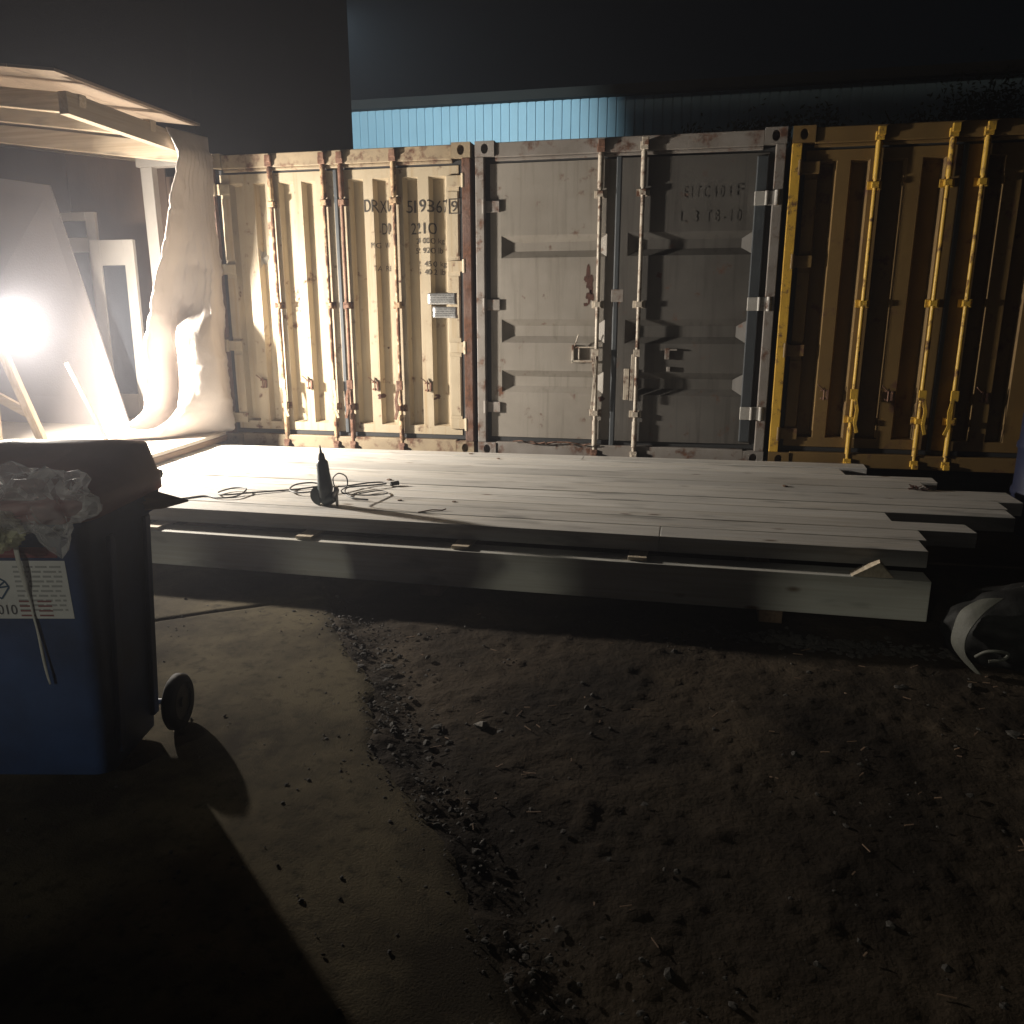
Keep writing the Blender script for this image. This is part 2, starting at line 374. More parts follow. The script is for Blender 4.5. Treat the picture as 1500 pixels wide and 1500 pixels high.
# ------------------------------------------------------------------ containers
W, H = 2.438, 2.591
YR, DEPTH = .045, .060       # door ridge plane, corrugation depth
def casting(cont, x0, z0, m, mirror=1):
    # hollow block with an oval hole in the front face
    mb = MB(); wx, wz, d = .162, .118, .15; cx, cz = x0+wx/2, z0+wz/2
    n = 20; outer = []; inner = []
    for k in range(n):
        a = 2*math.pi*k/n; c, s = math.cos(a), math.sin(a)
        t = min(wx/2/max(abs(c), 1e-6), wz/2/max(abs(s), 1e-6)); outer.append((cx+c*t, cz+s*t)); inner.append((cx+c*.030, cz+s*.040))
    vs = [(x, -.004, z) for x, z in outer] + [(x, -.004, z) for x, z in inner] + [(x, .06, z) for x, z in inner]
    fs = []
    for k in range(n):
        j = (k+1) % n; fs += [(k, j, n+j, n+k), (n+k, n+j, 2*n+j, 2*n+k)]
    fs.append(tuple(range(2*n, 3*n))); mb.add(vs, fs)
    mb.add([(x0, -.004, z0), (x0+wx, -.004, z0), (x0+wx, d, z0), (x0, d, z0), (x0, -.004, z0+wz), (x0+wx, -.004, z0+wz), (x0+wx, d, z0+wz), (x0, d, z0+wz)],
           [(0, 3, 2, 1), (4, 5, 6, 7), (1, 2, 6, 5), (2, 3, 7, 6), (3, 0, 4, 7)])
    return mb.build('corner_casting', m, cont)

def corr_depth(x, recs):
    for (a, b) in recs:
        s = .022
        if a <= x <= b: return DEPTH
        if a-s < x < a: return DEPTH*(x-a+s)/s
        if b < x < b+s: return DEPTH*(b+s-x)/s
    return 0.
def corr_door(cont, xa, xb, z0, z1, recs, m, name='door'):
    mb = MB(); s = .022; zb, zt = z0+.075, z1-.075; y = YR; yd = YR+DEPTH
    xsn = [xa]
    for (a, b) in recs:
        mb.add([(xsn[-1], y, z0), (a-s, y, z0), (a-s, y, z1), (xsn[-1], y, z1)], [(0, 1, 2, 3)])
        mb.add([(a-s, y, z0), (b+s, y, z0), (b+s, y, zb), (a-s, y, zb)], [(0, 1, 2, 3)])
        mb.add([(a-s, y, zt), (b+s, y, zt), (b+s, y, z1), (a-s, y, z1)], [(0, 1, 2, 3)])
        e = .015
        v = [(a-s, y, zb), (b+s, y, zb), (b+s, y, zt), (a-s, y, zt), (a, yd, zb+e), (b, yd, zb+e), (b, yd, zt-e), (a, yd, zt-e)]
        mb.add(v, [(4, 5, 6, 7), (0, 1, 5, 4), (1, 2, 6, 5), (2, 3, 7, 6), (3, 0, 4, 7)])
        xsn.append(b+s)
    mb.add([(xsn[-1], y, z0), (xb, y, z0), (xb, y, z1), (xsn[-1], y, z1)], [(0, 1, 2, 3)])
    # returns round the edge
    mb.add([(xa, y, z0), (xb, y, z0), (xb, y, z1), (xa, y, z1), (xa, y+.06, z0), (xb, y+.06, z0), (xb, y+.06, z1), (xa, y+.06, z1)], [(0, 4, 5, 1), (1, 5, 6, 2), (2, 6, 7, 3), (3, 7, 4, 0)])
    me = mb
    o = me.build(name, m, cont); bm = bmesh.new(); bm.from_mesh(o.data); bmesh.ops.remove_doubles(bm, verts=bm.verts, dist=1e-4)
    bmesh.ops.recalc_face_normals(bm, faces=bm.faces)
    if sum(f.normal.y*f.calc_area() for f in bm.faces) > 0: bmesh.ops.reverse_faces(bm, faces=bm.faces)
    bm.to_mesh(o.data); bm.free(); return o
def groove_door(cont, xa, xb, z0, z1, gr, ga, gb, m):
    mb = MB(); y = YR; yd = YR+.045; zz = z0
    for (a, b) in gr:
        mb.add([(xa, y, zz), (xb, y, zz), (xb, y, a), (xa, y, a)], [(0, 1, 2, 3)])
        mb.add([(xa, y, a), (ga, y, a), (ga, y, b), (xa, y, b)], [(0, 1, 2, 3)]); mb.add([(gb, y, a), (xb, y, a), (xb, y, b), (gb, y, b)], [(0, 1, 2, 3)])
        e = .055; q = .09
        v = [(ga, y, a), (gb, y, a), (gb, y, b), (ga, y, b), (ga+q, yd, a+e), (gb-q, yd, a+e), (gb-q, yd, b-e), (ga+q, yd, b-e)]
        mb.add(v, [(4, 5, 6, 7), (0, 1, 5, 4), (1, 2, 6, 5), (2, 3, 7, 6), (3, 0, 4, 7)]); zz = b
    mb.add([(xa, y, zz), (xb, y, zz), (xb, y, z1), (xa, y, z1)], [(0, 1, 2, 3)])
    mb.add([(xa, y, z0), (xb, y, z0), (xb, y, z1), (xa, y, z1), (xa, y+.06, z0), (xb, y+.06, z0), (xb, y+.06, z1), (xa, y+.06, z1)], [(0, 4, 5, 1), (1, 5, 6, 2), (2, 6, 7, 3), (3, 7, 4, 0)])
    o = mb.build('door', m, cont); bm = bmesh.new(); bm.from_mesh(o.data)
    for f in bm.faces:
        if f.normal.y > .2: f.normal_flip()
    bm.to_mesh(o.data); bm.free(); return o

def text_mesh(parent, items, m, recs=None, yoff=-.004, name='lettering'):
    """items: (string, x, z, height, width) on the door face; the paint follows the corrugation"""
    for (s, x, z, h, wd) in items:
        V = []; F = []
        cu = bpy.data.curves.new('t', 'FONT'); cu.body = s; cu.size = 1
        to = bpy.data.objects.new('t', cu); COL.objects.link(to)
        me = bpy.data.meshes.new_from_object(to.evaluated_get(bpy.context.evaluated_depsgraph_get()))
        bpy.data.objects.remove(to); bpy.data.curves.remove(cu)
        bm = bmesh.new(); bm.from_mesh(me); bmesh.ops.triangulate(bm, faces=bm.faces)
        for _ in range(3): bmesh.ops.subdivide_edges(bm, edges=[e for e in bm.edges if e.calc_length() > .09], cuts=1); bmesh.ops.triangulate(bm, faces=bm.faces)
        bm.to_mesh(me); bm.free()
        v = np.array([q.co[:] for q in me.vertices])
        if len(v) == 0: continue
        mn, mx = v.min(0), v.max(0); sx = wd/max(mx[0]-mn[0], 1e-6); sz = h/(mx[1]-mn[1])
        b = len(V)
        for q in v:
            X = x+(q[0]-mn[0])*sx; Z = z+(q[1]-mn[1])*sz
            V.append((X, YR+yoff+(corr_depth(X, recs) if recs else 0), Z))
        F += [tuple(i+b for i in p.vertices) for p in me.polygons]; bpy.data.meshes.remove(me)
        me = bpy.data.meshes.new(name); me.from_pydata(V, [], F); me.update(); me.materials.append(m)
        o = bpy.data.objects.new(name, me); COL.objects.link(o); o.parent = parent

def locking_bar(door, x, m, mcap, ztop=2.50, zlow=.06, cams=True):
    mb = MB(); y = .012
    mb.tube([(x, y, zlow), (x, y, ztop)], .0165, 12)
    mb.tube([(x, y, 2.20), (x, y, 2.46)], .0235, 12); mb.tube([(x, y, .12), (x, y, .34)], .0225, 12)
    o = mb.build('locking_bar', m, door)
    c = MB(); c.box(x-.032, x+.032, -.012, .03, 2.47, 2.53); c.box(x-.020, x+.034, -.03, .0, 2.50, 2.56); c.build('cam_keeper', mcap, door, .005)
    c = MB(); c.box(x-.030, x+.030, -.012, .03, .035, .085); c.box(x-.018, x+.03, -.03, .0, .02, .06); c.build('cam_keeper', mcap, door, .005)
    for z in (.40, 1.30, 2.16):
        g = MB(); g.box(x-.052, x+.052, YR-.008, YR-.001, z-.03, z+.03); g.box(x-.026, x+.026, -.010, YR-.006, z-.022, z+.022)
        g.build('bar_guide', m, door, .004)
    return o
def bar_handle(door, x, m, side):
    h = MB(); z = .60
    h.box(x-.028, x+.028, -.022, .0, z-.035, z+.045)
    h.bar((x+.012*side, -.020, z-.03), (x+.030*side, -.034, z-.12), .028, .010, (0, 1, 0)); h.bar((x+.030*side, -.034, z-.115), (x+.022*side, -.034, z-.23), .028, .010, (0, 1, 0))
    h.bar((x+.022*side, -.034, z-.225), (x+.045*side, -.028, z-.30), .026, .010, (0, 1, 0))
    h.build('handle', m, door, .003)
def latch(door, x, z, m, recs):
    y = YR+corr_depth(x, recs) if recs else YR
    l = MB(); l.box(x-.03, x+.03, y-.02, y-.001, z-.045, z-.03); l.box(x-.03, x+.03, y-.02, y-.001, z+.02, z+.032); l.box(x+.012, x+.03, y-.024, y-.001, z-.045, z+.03)
    l.bar((x-.01, y-.02, z+.03), (x-.06, y-.035, z+.075), .012, .008)
    l.tube([(x-.005, y-.02, z-.05), (x-.005, y-.02, z+.05)], .007, 8)
    l.build('handle_latch', m, door, .002)
def hinge(door, xp, xd, z, m, plate_m=None):
    """from the corner post (xp) to the door (xd)"""
    h = MB(); s = 1 if xd > xp else -1
    x0, x1 = sorted((xp, xd)); h.box(x0, x1, YR-.022, YR-.002, z-.045, z+.045)
    h.tube([(xp+.012*s, .012, z-.055), (xp+.012*s, .012, z+.055)], .018, 10)
    h.build('hinge', m, door, .004)

RECS_L = [(.17, .255), (.41, .495), (.70, .80), (.955, 1.035)]
def container(x0, label, recs_l, recs_r, post_m, rail_m, door_m, rod_m, cap_m, hinge_m, gasket_m, style):
    c = thing('shipping_container', label, 'container', (x0, 0, 0), 0, 'shipping containers standing side by side')
    b = MB(); b.box(.02, W-.02, .13, 6.0, .14, H-.03); b.build('body', M['body'], c)
    for side in (0, 1):
        p = MB(); xa = 0 if side == 0 else W-.075
        p.box(xa, xa+.075, 0, .11, .119, H-.119)
        p.build('corner_post', post_m, c, .006)
        for z in (0, H-.118):
            casting(c, 0 if side == 0 else W-.162, z, rail_m)
    t = MB(); t.box(.163, W-.163, .012, .12, H-.125, H-.012); t.box(.163, W-.163, .03, .10, H-.15, H-.126); t.build('top_rail', rail_m, c, .006)
    t = MB(); t.box(.163, W-.163, .004, .12, .012, .125); t.build('bottom_sill', rail_m, c, .006)
    # fork-lift style slots and threshold
    g = MB(); g.box(.078, W-.078, YR+.008, .105, .13, .165); g.box(.078, W-.078, YR+.008, .105, 2.425, 2.462)
    g.box(.078, .112, YR+.006, .105, .166, 2.424); g.box(W-.112, W-.078, YR+.006, .105, .166, 2.424)
    g.build('door_gasket', gasket_m, c)
    return c

LB = {}
# ---- cream container
X0 = -.04-W
c1 = container(X0, 'cream container with black serial lettering and rusty locking bars beside the white curtain', None, None, M['rust_post'], M['cream_rail'], None, None, None, None, M['gasket'], 'cream')
recs1 = RECS_L
dxa, dxb = .115, 1.200; exa, exb = 1.238, W-.115
rl = [(.225, .315), (.46, .53), (.70, .80), (.92, 1.01)]
recR = [(1.36, 1.45), (1.58, 1.68), (1.85, 1.94), (2.08, 2.19)]
dl = corr_door(c1, dxa, dxb, .168, 2.422, rl, M['cream'])
dr = corr_door(c1, exa, exb, .168, 2.422, recR, M['cream'])
g = MB(); g.box(1.202, 1.236, YR-.012, YR+.05, .16, 2.43); g.build('seal_strip', M['bluegrey'], c1, .006)
for d, bars, recs in ((dl, (.62, 1.12), rl), (dr, (1.285, 1.76), recR)):
    for k, x in enumerate(bars):
        locking_bar(d, x, M['rod_cream'] if (d is dl) else M['rod_rust'] if k == 0 else M['rod_cream'], M['rod_rust'])
        bar_handle(d, x, M['rod_rust'] if d is dr else M['cream'], 1 if d is dl else -1)
for d, x, recs in ((dl, .40, rl), (dl, .865, rl), (dr, 1.515, recR), (dr, 2.015, recR)): latch(d, x, .60, M['rod_rust'], recs)
for z in (.27, .94, 1.62, 2.30):
    hinge(dl, .055, .215, z, M['cream']); hinge(dr, W-.055, W-.215, z, M['cream'])
    p = MB()
for d, xq in ((dl, .16), (dr, W-.17)):
    for za, zb in ((.34, .86), (1.02, 1.54), (1.70, 2.22)):
        p = MB(); p.box(xq-.045, xq+.045, YR-.006, YR-.001, za, zb); p.build('edge_plate', M['cream'], d, .002)
def L(x): return x-X0
T = [('DR', L(-1.003), 2.078, .10, .115), ('XU', L(-.880), 2.074, .10, .118), ('5', L(-.635), 2.067, .10, .052), ('1', L(-.572), 2.067, .10, .022), ('93', L(-.505), 2.065, .10, .115), ('67', L(-.372), 2.061, .10, .115), 
     ('DD', L(-.868), 1.897, .092, .10), ('22', L(-.602), 1.892, .092, .10), ('10', L(-.472), 1.889, .092, .10)]
text_mesh(dr, T, M['ink'], recR)
T = [('MG', L(-.954), 1.783, .045, .07), ('W', L(-.845), 1.783, .045, .04), ('24', L(-.56), 1.813, .045, .055), ('000', L(-.482), 1.812, .045, .095), ('kg', L(-.36), 1.80, .055, .055),
     ('52', L(-.565), 1.733, .045, .055), ('920', L(-.482), 1.732, .045, .095), ('lb', L(-.36), 1.73, .05, .04),
     ('TA', L(-.938), 1.59, .045, .055), ('RE', L(-.845), 1.59, .045, .06), ('2', L(-.535), 1.624, .045, .025), ('450', L(-.472), 1.622, .045, .095), ('kg', L(-.345), 1.61, .055, .055),
     ('5', L(-.535), 1.556, .045, .025), ('402', L(-.472), 1.555, .045, .095), ('lb', L(-.345), 1.552, .05, .04)]
text_mesh(dr, T, M['ink'], recR)
bx, bz = L(-.222)-.02, 2.043
text_mesh(dr, [('9', L(-.222), 2.060, .085, .055)], M['ink'], None, -.0085)
b = MB(); y = YR-.0085
for (a0, a1, b0, b1) in ((bx, bx+.10, bz, bz+.008), (bx, bx+.10, bz+.112, bz+.12), (bx, bx+.008, bz+.008, bz+.112), (bx+.092, bx+.10, bz+.008, bz+.112)): b.box(a0, a1, y-.001, y, b0, b1)
b.build('digit_box', M['ink'], dr)
def data_plate(door, x0, x1, z0, z1, tilt, lines):
    rows = []
    for i in range(7):
        r = []
        for j in range(11):
            x = x0+(x1-x0)*j/10; z = z0+(z1-z0)*i/6 + tilt*(j/10-.5)
            r.append((x, YR-.006-.008*abs(noise.noise(Vector((x*22, z*22, 1)))), z))
        rows.append(r)
    o = grid_mesh('data_plate', rows, M['plate'], door)
    s = o.modifiers.new('t', 'SOLIDIFY'); s.thickness = .0015
    p = MB()
    for k in range(lines):
        z = z1-(k+1.)*(z1-z0)/(lines+1); x = x0+.02
        while x < x1-.04:
            l = rng.uniform(.012, .04); p.box(x, min(x+l, x1-.015), YR-.0155, YR-.0150, z-.0025, z+.0025); x += l+.01
    p.build('plate_print', M['plate_print'], door); return o
data_plate(dr, L(-.449), L(-.19), 1.305, 1.40, .0, 4); data_plate(dr, L(-.405), L(-.185), 1.19, 1.285, -.004, 4)
def patch(parent, cx, cz, rx, rz, m, name, y=YR-.0015, n=26, jag=.35, recs=None, seed=1):
    pl = []
    for k in range(n):
        a = 2*math.pi*k/n; q = 1+jag*noise.noise(Vector((math.cos(a)*1.7+seed, math.sin(a)*1.7, seed*2.)))*1.6
        pl.append((cx+rx*q*math.cos(a), y + (corr_depth(cx+rx*q*math.cos(a), recs) if recs else 0), cz+rz*q*math.sin(a)))
    return MB().add(pl+[(cx, y+(corr_depth(cx, recs) if recs else 0), cz)], [(k, (k+1) % n, n) for k in range(n)]).build(name, m, parent)
patch(dl, L(-2.03), 1.715, .045, .075, M['smear'], 'paint_smear', recs=rl, seed=3, jag=.5)
for (x, z, r) in ((L(-.40), .50, .03), (L(-.85), .93, .012), (L(-.70), 1.5, .012), (L(-.92), .50, .03)): patch(dr, x, z, r, r*.8, M['rustpatch'], 'rust_patch', recs=recR, seed=x)

# ---- grey container
c2 = container(0, 'grey container with flat ribbed doors between the cream and the yellow containers', None, None, M['grey_post'], M['grey_post'], None, None, None, None, M['gasket'], 'grey')
gz = [(.56, .75), (.985, 1.18), (1.68, 1.86)]
dl2 = groove_door(c2, .115, 1.155, .168, 2.422, gz, .21, 1.10, M['grey'])
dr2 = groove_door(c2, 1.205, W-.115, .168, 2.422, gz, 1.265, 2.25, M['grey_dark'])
HP = Vector((W-.10, YR, 0)); dr2.matrix_local = Matrix.Translation(HP) @ Matrix.Rotation(R(1.5), 4, 'Z') @ Matrix.Translation(-HP)
g = MB(); g.box(1.157, 1.203, YR-.022, YR+.05, .10, 2.44); g.build('seal_strip', M['bluegrey'], c2, .010)
g = MB(); g.box(1.145, 1.245, YR-.030, YR-.0225, 1.32, 1.42); g.build('seal_clip', M['grey_post'], c2, .003)
g = MB(); g.box(W-.205, W-.118, YR-.020, YR-.001, .19, 2.40); g.build('edge_gasket', M['bluegrey'], dr2, .008)
for d, x in ((dl2, 1.035), (dr2, 1.375)): locking_bar(d, x, M['rod_grey'], M['rod_grey'] if x > 1.2 else M['rod_rust'], 2.535, .05)
for z in (.27+.16, 1.30, 2.09):
    hinge(dl2, .055, .20, z, M['grey_post'])
    h = MB(); h.box(W-.21, W-.03, YR-.052, YR-.022, z-.052, z+.052); h.tube([(W-.045, .0, z-.055), (W-.045, .0, z+.055)], .02, 10); h.tube([(W-.12, .0, z-.052), (W-.12, .0, z+.052)], .016, 10); h.build('hinge', M['hinge'], dr2, .004)
h = MB(); h.box(.825, 1.03, YR-.035, YR-.027, .825, .845); h.box(.83, 1.03, YR-.03, YR-.02, .945, .957); h.box(.825, .843, YR-.035, YR-.001, .82, .97); h.box(.88, .892, YR-.03, YR-.001, .85, .945)
h.bar((.85, YR-.04, .96), (.885, YR-.06, 1.06), .01, .008); h.build('handle', M['rod_grey'], dl2, .003)
h = MB(); h.bar((1.01, -.018, .90), (1.03, -.03, .72), .03, .012, (0, 1, 0)); h.bar((1.03, -.03, .72), (1.01, -.026, .44), .022, .012, (0, 1, 0)); h.box(1.0, 1.06, -.03, -.012, .88, .94); h.build('handle_lever', M['rod_grey'], dl2, .003)
h = MB(); h.bar((1.345, -.018, .90), (1.34, -.03, .52), .03, .012, (0, 1, 0)); h.box(1.345, 1.40, -.03, -.012, .88, .94); h.box(1.27, 1.315, YR-.03, YR-.001, .52, .78); h.build('handle_lever', M['rod_grey'], dr2, .003)
h = MB(); h.box(1.60, 1.64, YR-.03, YR-.001, .86, .95); h.box(1.62, 1.70, YR-.03, YR-.001, .93, .945); h.box(1.62, 1.65, YR-.03, YR-.001, .76, .80); h.build('handle_latch', M['grey_post'], dr2, .004)
patch(dl2, .955, 1.50, .035, .085, M['rustpatch'], 'rust_patch', seed=5, jag=.6); patch(dl2, .965, 1.375, .030, .055, M['rustpatch'], 'rust_patch', seed=8, jag=.6)
patch(dl2, .93, 1.30, .018, .015, M['rustpatch'], 'rust_patch', seed=9); patch(dr2, 1.53, 1.53, .022, .022, M['rustpatch'], 'rust_patch', seed=12); patch(dl2, 1.085, .52, .03, .02, M['rustpatch'], 'rust_patch', y=YR-.003, seed=14)
text_mesh(dr2, [('E I T C 4 0 4', 1.685, 2.11, .085, .36), ('F', 2.085, 2.12, .085, .05), ('L 3', 1.665, 1.93, .085, .14), ('T B - 1 0', 1.86, 1.93, .085, .27)], M['faint_ink'])
# trash on the sill: rusty wire
mb = MB()
for k in range(4):
    pts_ = [(.32+.28*k*.5+.28*s+.02*math.sin(9*s+k), -.012-.02*math.sin(5*s+k)**2, .135+.012*math.sin(7*s+k*2)) for s in np.linspace(0, 1, 12)]
    mb.tube(pts_, .005, 6)
tag(mb.build('rusty_wire', M['rod_rust']), 'rusty loose wire lying along the sill of the grey container', 'wire')

# ---- yellow container
X2 = W+.04
c3 = container(X2, 'dark yellow container with bright yellow locking bars at the right edge', None, None, M['yellow_rod'], M['yellow'], None, None, None, None, M['gasket'], 'yellow')
ryl = [(.22, .315), (.455, .55), (.68, .81), (.955, 1.075)]
ryr = [(1.238+.16, 1.238+.245), (1.238+.40, 1.238+.485), (1.238+.66, 1.238+.745), (1.238+.88, 1.238+.975)]
dl3 = corr_door(c3, .115, 1.200, .168, 2.422, ryl, M['yellow']); dr3 = corr_door(c3, 1.238, W-.115, .168, 2.422, ryr, M['yellow'])
g = MB(); g.box(1.202, 1.236, YR-.012, YR+.05, .16, 2.43); g.build('seal_strip', M['bluegrey'], c3, .006)
for d, bars in ((dl3, (.615, 1.115)), (dr3, (1.345, 1.97))):
    for x in bars:
        locking_bar(d, x, M['yellow_rod'], M['yellow_rod']); bar_handle(d, x, M['yellow_rod'], 1 if d is dl3 else -1)
for d, x, r_ in ((dl3, .40, ryl), (dl3, .88, ryl), (dr3, 1.56, ryr), (dr3, 2.05, ryr)): latch(d, x, .60, M['rod_rust'], r_)
for z in (.27, .94, 1.62, 2.30):
    hinge(dl3, .055, .215, z, M['yellow']); hinge(dr3, W-.055, W-.215, z, M['yellow'])
for d, xq in ((dl3, .16), (dr3, W-.17)):
    for za, zb in ((.34, .86), (1.02, 1.54), (1.70, 2.22)):
        p = MB(); p.box(xq-.045, xq+.045, YR-.006, YR-.001, za, zb); p.build('edge_plate', M['yellow'], d, .002)
# blocks under the containers
for k, (x, lab) in enumerate(((X0+.2, 'concrete block under the left corner of the cream container'), (-.02, 'concrete block under the joint of the cream and grey containers'), (W+.02, 'concrete block under the joint of the grey and yellow containers'), (X2+W-.2, 'concrete block under the right corner of the yellow container'))):
    for yy in (.25, 5.7):
        b = MB(); b.box(x-.25, x+.25, yy-.2, yy+.2, G-.02, -.001)
        tag(b.build('concrete_block', M['concrete_block'], None, .01), lab if yy < 1 else lab.replace('under', 'under the far end of', 1).replace(' of the left', '').replace(' of the right', ''), 'block', 'blocks under the containers')

# ------------------------------------------------------------------ the timber deck
ZT, TH = .06, .088
YRr = [(-.095, -.30, 3.19), (-.305, -.552, 2.99), (-.558, -.742, 3.575), (-.747, -.998, 3.45), (-1.003, -1.312, 3.925), (-1.318, -1.520, 3.765), (-1.524, -1.728, 3.735), (-1.742, -1.950, 3.005), (-1.955, -2.143, 3.40), (-2.148, -2.358, 3.09), (-2.363, -2.582, 3.04)]
LABP = ['pale plank nearest the container doors, cut in two lengths', 'short plank ending just before the plank nearest the containers', 'plank third from the containers with a long sawn right end', 'plank fourth from the containers ending short of its neighbours',
        'longest plank of the deck with the farthest reaching right end', 'plank just viewer-side of the longest plank', 'long plank whose front face shows pale at the right end', 'shortest middle plank leaving a notch beside the long ones', 'plank with a brown shaded front face at its right end', 'plank second from the front edge of the deck', 'front plank at the near edge of the deck']
def yl(yr): return -.294 + (yr+.095)/(-2.485)*(-2.262)     # y at x=-2.2 for an edge that has y=yr at x=3.1
def edge_y(yr, x): return yl(yr) + (yr-yl(yr))*(x+2.2)/5.3
def plank(ya, yb, xa, xb, label, dz=0, group='planks laid side by side on the stack'):
    ya -= .003; yb += .001
    n = 26; V = []; F = []
    ang = math.atan2(edge_y((ya+yb)/2, 3)-edge_y((ya+yb)/2, -2), 5)
    org = Vector((xa, edge_y((ya+yb)/2, xa), ZT-TH)); inv = Matrix.Rotation(-ang, 3, 'Z')
    sk_ = rng.uniform(-.012, .012)
    for i in range(n+1):
        x = xa+(xb-xa)*i/n; bow = .0025*noise.noise(Vector((x*.8, ya*9, 1)))
        for (yy, z) in ((yb, ZT-TH), (ya, ZT-TH), (ya, ZT), (yb, ZT)):
            q = Vector((x+(sk_ if yy == ya else 0)*(i == n), edge_y(yy, x)+bow, z+dz+(bow*.6)))-org
            V.append(inv @ q)
    for i in range(n):
        a = i*4; b = a+4
        for k in range(4): F.append((a+k, a+(k+1) % 4, b+(k+1) % 4, b+k))
    F += [(0, 3, 2, 1), tuple(n*4+k for k in range(4))]
    mb = MB(); mb.v = V; mb.f = F; mb.sm = [False]*len(F)
    o = mb.build('plank', M['timber'], None, .004); o.location = org; o.rotation_euler = (0, 0, ang)
    return tag(o, label, 'plank', group)
for k, (ya, yb, xe) in enumerate(YRr):
    dz = rng.uniform(-.003, .002)
    xs0 = -2.58 + rng.uniform(-.05, .03)
    if k == 0:
        plank(ya, yb, xs0, .980, 'left length of the plank nearest the container doors', dz); plank(ya, yb, .9815, xe, 'right length of the plank nearest the container doors', dz)
    elif k == 10:
        plank(ya, yb, xs0, 1.698, 'long left length of the front plank at the near edge of the deck', dz); plank(ya, yb, 1.6995, xe, 'short right length of the front plank at the near edge of the deck', dz)
    else: plank(ya, yb, xs0, xe, LABP[k], dz)
# lower beam on edge along the front
def beam(xa, xb, yf_a, yf_b, depth, z0, z1, label, m, grp):
    ang = math.atan2(yf_b-yf_a, xb-xa); Lg = math.hypot(xb-xa, yf_b-yf_a)
    mb = MB(); n = 20; V = []; F = []
    for i in range(n+1):
        x = Lg*i/n; bow = .004*noise.noise(Vector((x*.5, depth*7, z1*9)))
        for (yy, z) in ((0, z0), (depth, z0), (depth, z1), (0, z1)): V.append((x, yy+bow, z+bow*.5))
    for i in range(n):
        a = i*4; b = a+4
        for k in range(4): F.append((a+k, a+(k+1) % 4, b+(k+1) % 4, b+k))
    F += [(0, 3, 2, 1), tuple(n*4+k for k in range(4))]
    mb.v = V; mb.f = F; mb.sm = [False]*len(F)
    o = mb.build('timber_beam', m, None, .005); o.location = (xa, yf_a, 0); o.rotation_euler = (0, 0, ang)
    return tag(o, label, 'beam', grp)
ZB1, ZB0 = -.052, -.264
beam(-2.5, 3.03, -2.70, -2.725, .16, ZB0, ZB1, 'deep pale beam lying below the front edge of the planks', M['beamwood'], 'beams under the planks')
beam(-2.5, 3.03, -.75, -.62, .2, ZB0, ZB1, 'hidden beam carrying the far side of the planks', M['beamwood'], 'beams under the planks')
for x, nm, lab in ((-1.36, 0, 'batten end next to the bin'), (-.345, 0, 'second batten end from the bin'), (.607, 0, 'batten end in the middle of the gap'), (1.591, 0, 'batten end right of the middle')):
    b = MB(); b.box(x-.05, x+.05, -2.690, -.3, ZB1+.002, ZT-TH-.004)
    tag(b.build('batten', M['batten'], None, .002), 'pale spacer batten between beam and planks, '+lab, 'batten', 'spacer battens')
b = MB(); b.prism([(0, 0), (.11, 0), (.085, .012)], 0, .06)
b = MB(); b.add([(2.66, -2.72, ZB1+.002), (2.86, -2.71, ZB1+.002), (2.86, -2.63, ZB1+.002), (2.66, -2.63, ZB1+.002), (2.79, -2.70, ZB1+.075), (2.80, -2.64, ZB1+.075)], [(0, 1, 4), (2, 3, 5), (0, 4, 5, 3), (1, 2, 5, 4), (0, 3, 2, 1)])
tag(b.build('timber_wedge', M['batten']), 'small pale pointed wedge on the right end of the lower beam', 'wedge')
for x, lab in ((-1.7, 'dark bearer on the ground beside the bin'), (.4, 'dark bearer on the ground under the middle of the beam'), (2.3, 'dark bearer on the ground near the right end of the beam')):
    b = MB(); b.box(x-.06, x+.06, -2.62, -.4, G-.01, ZB0-.004); tag(b.build('bearer', M['edge'], None, .004), lab, 'bearer', 'bearers under the beams')
# chips and litter on the planks
for (x, y, s, lab) in ((-.274, -1.481, .022, 'small dark chip on the planks beyond the grinder'), (.026, -2.078, .018, 'small dark chip on the planks right of the grinder cable'), (.381, -2.04, .016, 'small dark chip on the planks right of the grinder'), (2.50, -1.10, .022, 'small dark chip among the knots of the right half'), (.017, -.305, .018, 'small dark chip below the cream and grey container joint'), (.299, -.479, .018, 'small dark chip below the left grey door')):
    o = scatter('wood_chip', [(0, 0, 0, s)], M['chip'], .35); del o['kind']; o.location = (x, y, ZT+s*.2); o.rotation_euler = (0, 0, rng.uniform(0, 3)); tag(o, lab, 'chip', 'chips on the planks')
mb = MB()
for k in range(16):
    a = rng.uniform(0, 6.28); l = rng.uniform(.03, .10); x, y = 3.36+rng.normal(0, .03), -1.04+rng.normal(0, .02)
    mb.bar((x, y, ZT+.006), (x+l*math.cos(a), y+l*.5*math.sin(a), ZT+rng.uniform(.008, .035)), .014, .003)
tag(mb.build('dead_leaves', M['rustpatch']), 'clump of brown dead leaves on the right end of the planks', 'leaves')
mb = MB(); mb.tube([(.25, -2.36, ZT+.004), (.32, -2.30, ZT+.009), (.38, -2.285, ZT+.006), (.40, -2.27, ZT+.012)], .004, 6)
tag(mb.build('twig', M['chip']), 'thin twig lying on the front planks right of the grinder shadow', 'twig')

